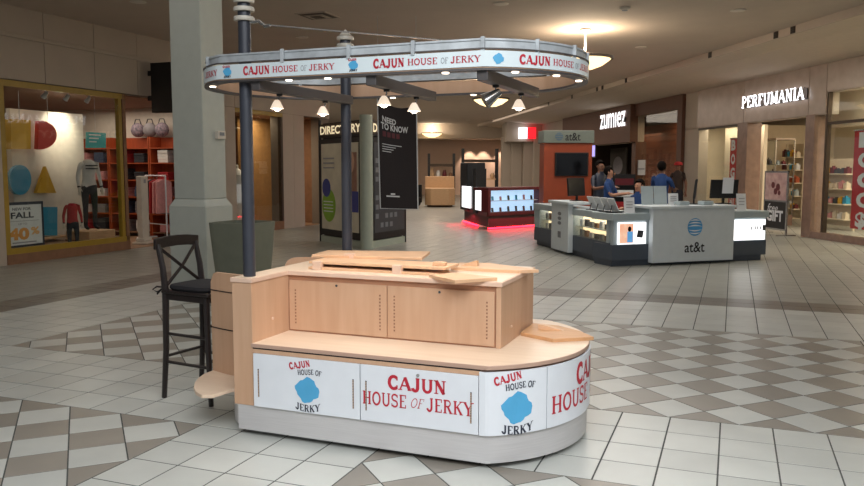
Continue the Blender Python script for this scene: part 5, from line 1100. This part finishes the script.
q = rq(640, 160, .0); o = thing('notice_sheet', 'pale notice sheet on the glass of the brown shop front', 'notice', RF, (rx(641, .02), .0, 1.4)); B(-.35, .35, 0, .006, 0, .55).out('sheet', 'paper', o); B(-.3, .3, .006, .008, .2, .25).out('text_line', 'greyprint', o)
q = Dp(672, 200, 24.5)
figure('person', 'person in a red cap and dark brown top farther behind the blue-polo staff', 'person', WF, (q.x, 24.0, 0), -2.0, 1.78, 'stand', top='zdark', skin='skin2')
o = thing('cap', 'red cap worn by the person farther behind the counter', 'hat', WF, (q.x, 24.0, 1.735)); MB().lathe([(.125, 0), (.12, .06), (.08, .1), (0, .115)], 16, (.01, 0, 0)).out('crown', 'cloth_r', o, True); MB().prism([(.0, -.1), (-.08, -.2), (-.16, -.16), (-.1, -.04)], 0, .012).out('peak', 'cloth_r', o)
q = rq(589, 160, .2); o = thing('promo_screen', 'violet and white lit screen left of the brown shop entrance', 'screen', RF, (rx(590, .1), .1, 0)); z0, z1 = rq(590, 158, .1).z, rq(590, 136, .1).z
B(-.9, .9, 0, .08, z0, z1).out('housing', 'black', o); B(-.85, .85, .08, .09, z0 + .05, z1 - .05).out('display', mat('violet_screen', (150, 140, 220), .4, emit=.8, ecol=(170, 160, 235), noise=.3, scale=3), o); B(-.06, .06, 0, .05, 0, z0).out('post', 'black', o)

# ================================================================== FAR END
q = Dp(527.5, 133, 42.3); o = thing('shop_sign', 'small white and red lit box sign far down the right side', 'sign', WF, (q.x, 42.3, q.z))
B(0, .46, 0, .2, -.3, .3).out('sign_box', mat('red_lit', (210, 30, 40), .5, emit=1.2, ecol=(215, 30, 40)), o); B(-.46, 0, 0, .2, -.3, .3).out('sign_box', mat('white_lit', (240, 240, 250), .5, emit=1.2, ecol=(240, 240, 250), noise=.05), o); B(-.1, .1, .2, .3, -.1, .1).out('bracket', 'bronze', o)
for i, px in enumerate((506, 516, 528, 538)):
    q = Dp(px, 190, 44.5 - i * .6); o = struct(B(-.28, .28, -.28, .28, 0, 3.4), 'trim_%d' % (12 + i), 'wallp', WF, loc=(q.x, q.y, 0), bevel=.02)
struct(B(4.0, 7.5, 42.6, 45.4, 3.1, CZ), 'trim_17', 'wallp')
for i, px in enumerate((470, 484, 503)):
    q = Dp(px, 150, 49.2); lamp('wall_washer', 'SPOT', (q.x, 49.35, 3.4), 160, (1, .78, .62), .05, rot=(radians(14), 0, 0), spot=1.1, blend=.5)
q = Zp(440, 207); bw = 30 / FPX * q.y
o = thing('wooden_planter_bench', 'pale wooden curved bench box far down the concourse', 'bench', WF, (q.x, q.y, 0))
MB().prism([(-bw / 2, .1), (-bw * .3, -.25), (bw * .3, -.25), (bw / 2, .1), (bw / 2, 1.0), (-bw / 2, 1.0)], .08, .8).out('bench_box', 'benchw', o, False, .02); MB().prism([(-bw / 2, .9), (bw / 2, .9), (bw / 2, 1.1), (-bw / 2, 1.1)], .08, 1.3).out('bench_back', 'benchw', o, False, .02); MB().prism([(-bw / 2 + .1, .2), (bw / 2 - .1, .2), (bw / 2 - .1, .9), (-bw / 2 + .1, .9)], 0, .08).out('bench_base', 'brownwall', o)
q = Zp(411, 207); o = thing('tub_chair', 'dark round tub chair beside the far wooden bench', 'chair', WF, (q.x, q.y, 0))
MB().lathe([(.3, 0), (.42, .12), (.45, .42), (0, .45)], 18).out('seat', 'black', o, True); MB().wall([(.48 * cos(a * pi / 10), .48 * sin(a * pi / 10)) for a in range(-1, 12)], .2, .95, .07).out('backrest', 'black', o, True)
# black display frames
for i, (pa, pb, dep, zt_) in enumerate(((429, 454, 40, 2.4), (463, 497, 38, 2.6))):
    a, b = Dp(pa, 190, dep), Dp(pb, 190, dep); L = b.x - a.x
    o = thing('display_rack', ['left', 'right'][i] + ' black metal display rack far down the concourse', 'rack', WF, (a.x, dep, 0), 0, 'black display racks')
    for x in (0, L):
        for y in (0, .5): B(x - .06, x + .06, y - .06, y + .06, 0, zt_).out('post', 'black', o)
    B(0, L, -.05, .55, zt_ - .65, zt_ - .52).out('shelf_board', 'bronze', o); B(0, L, 0, .5, 1.1, 1.16).out('shelf_board', 'benchw', o)
    if i: B(0, L, 0, .5, .5, .56).out('shelf_board', 'benchw', o)
    for k in range(4):
        h = random.uniform(.25, .5); m = ['benchw', 'cloth_w', 'maroon', 'brownwall'][(k + i) % 4]
        mb = MB(); mb.lathe([(.08, 0), (.12, h * .3), (.1, h * .7), (.06, h)], 10)
        single(mb, 'vase', m, '%s vase, %s from the left on the %s far black rack' % ({'benchw': 'tan', 'cloth_w': 'white', 'maroon': 'dark red', 'brownwall': 'brown'}[m], ORD[k], ['left', 'right'][i]), 'vase', WF, (a.x + L * (k + .5) / 4, dep + .25, 1.161), 0, 'vases on the far racks', smooth=True)
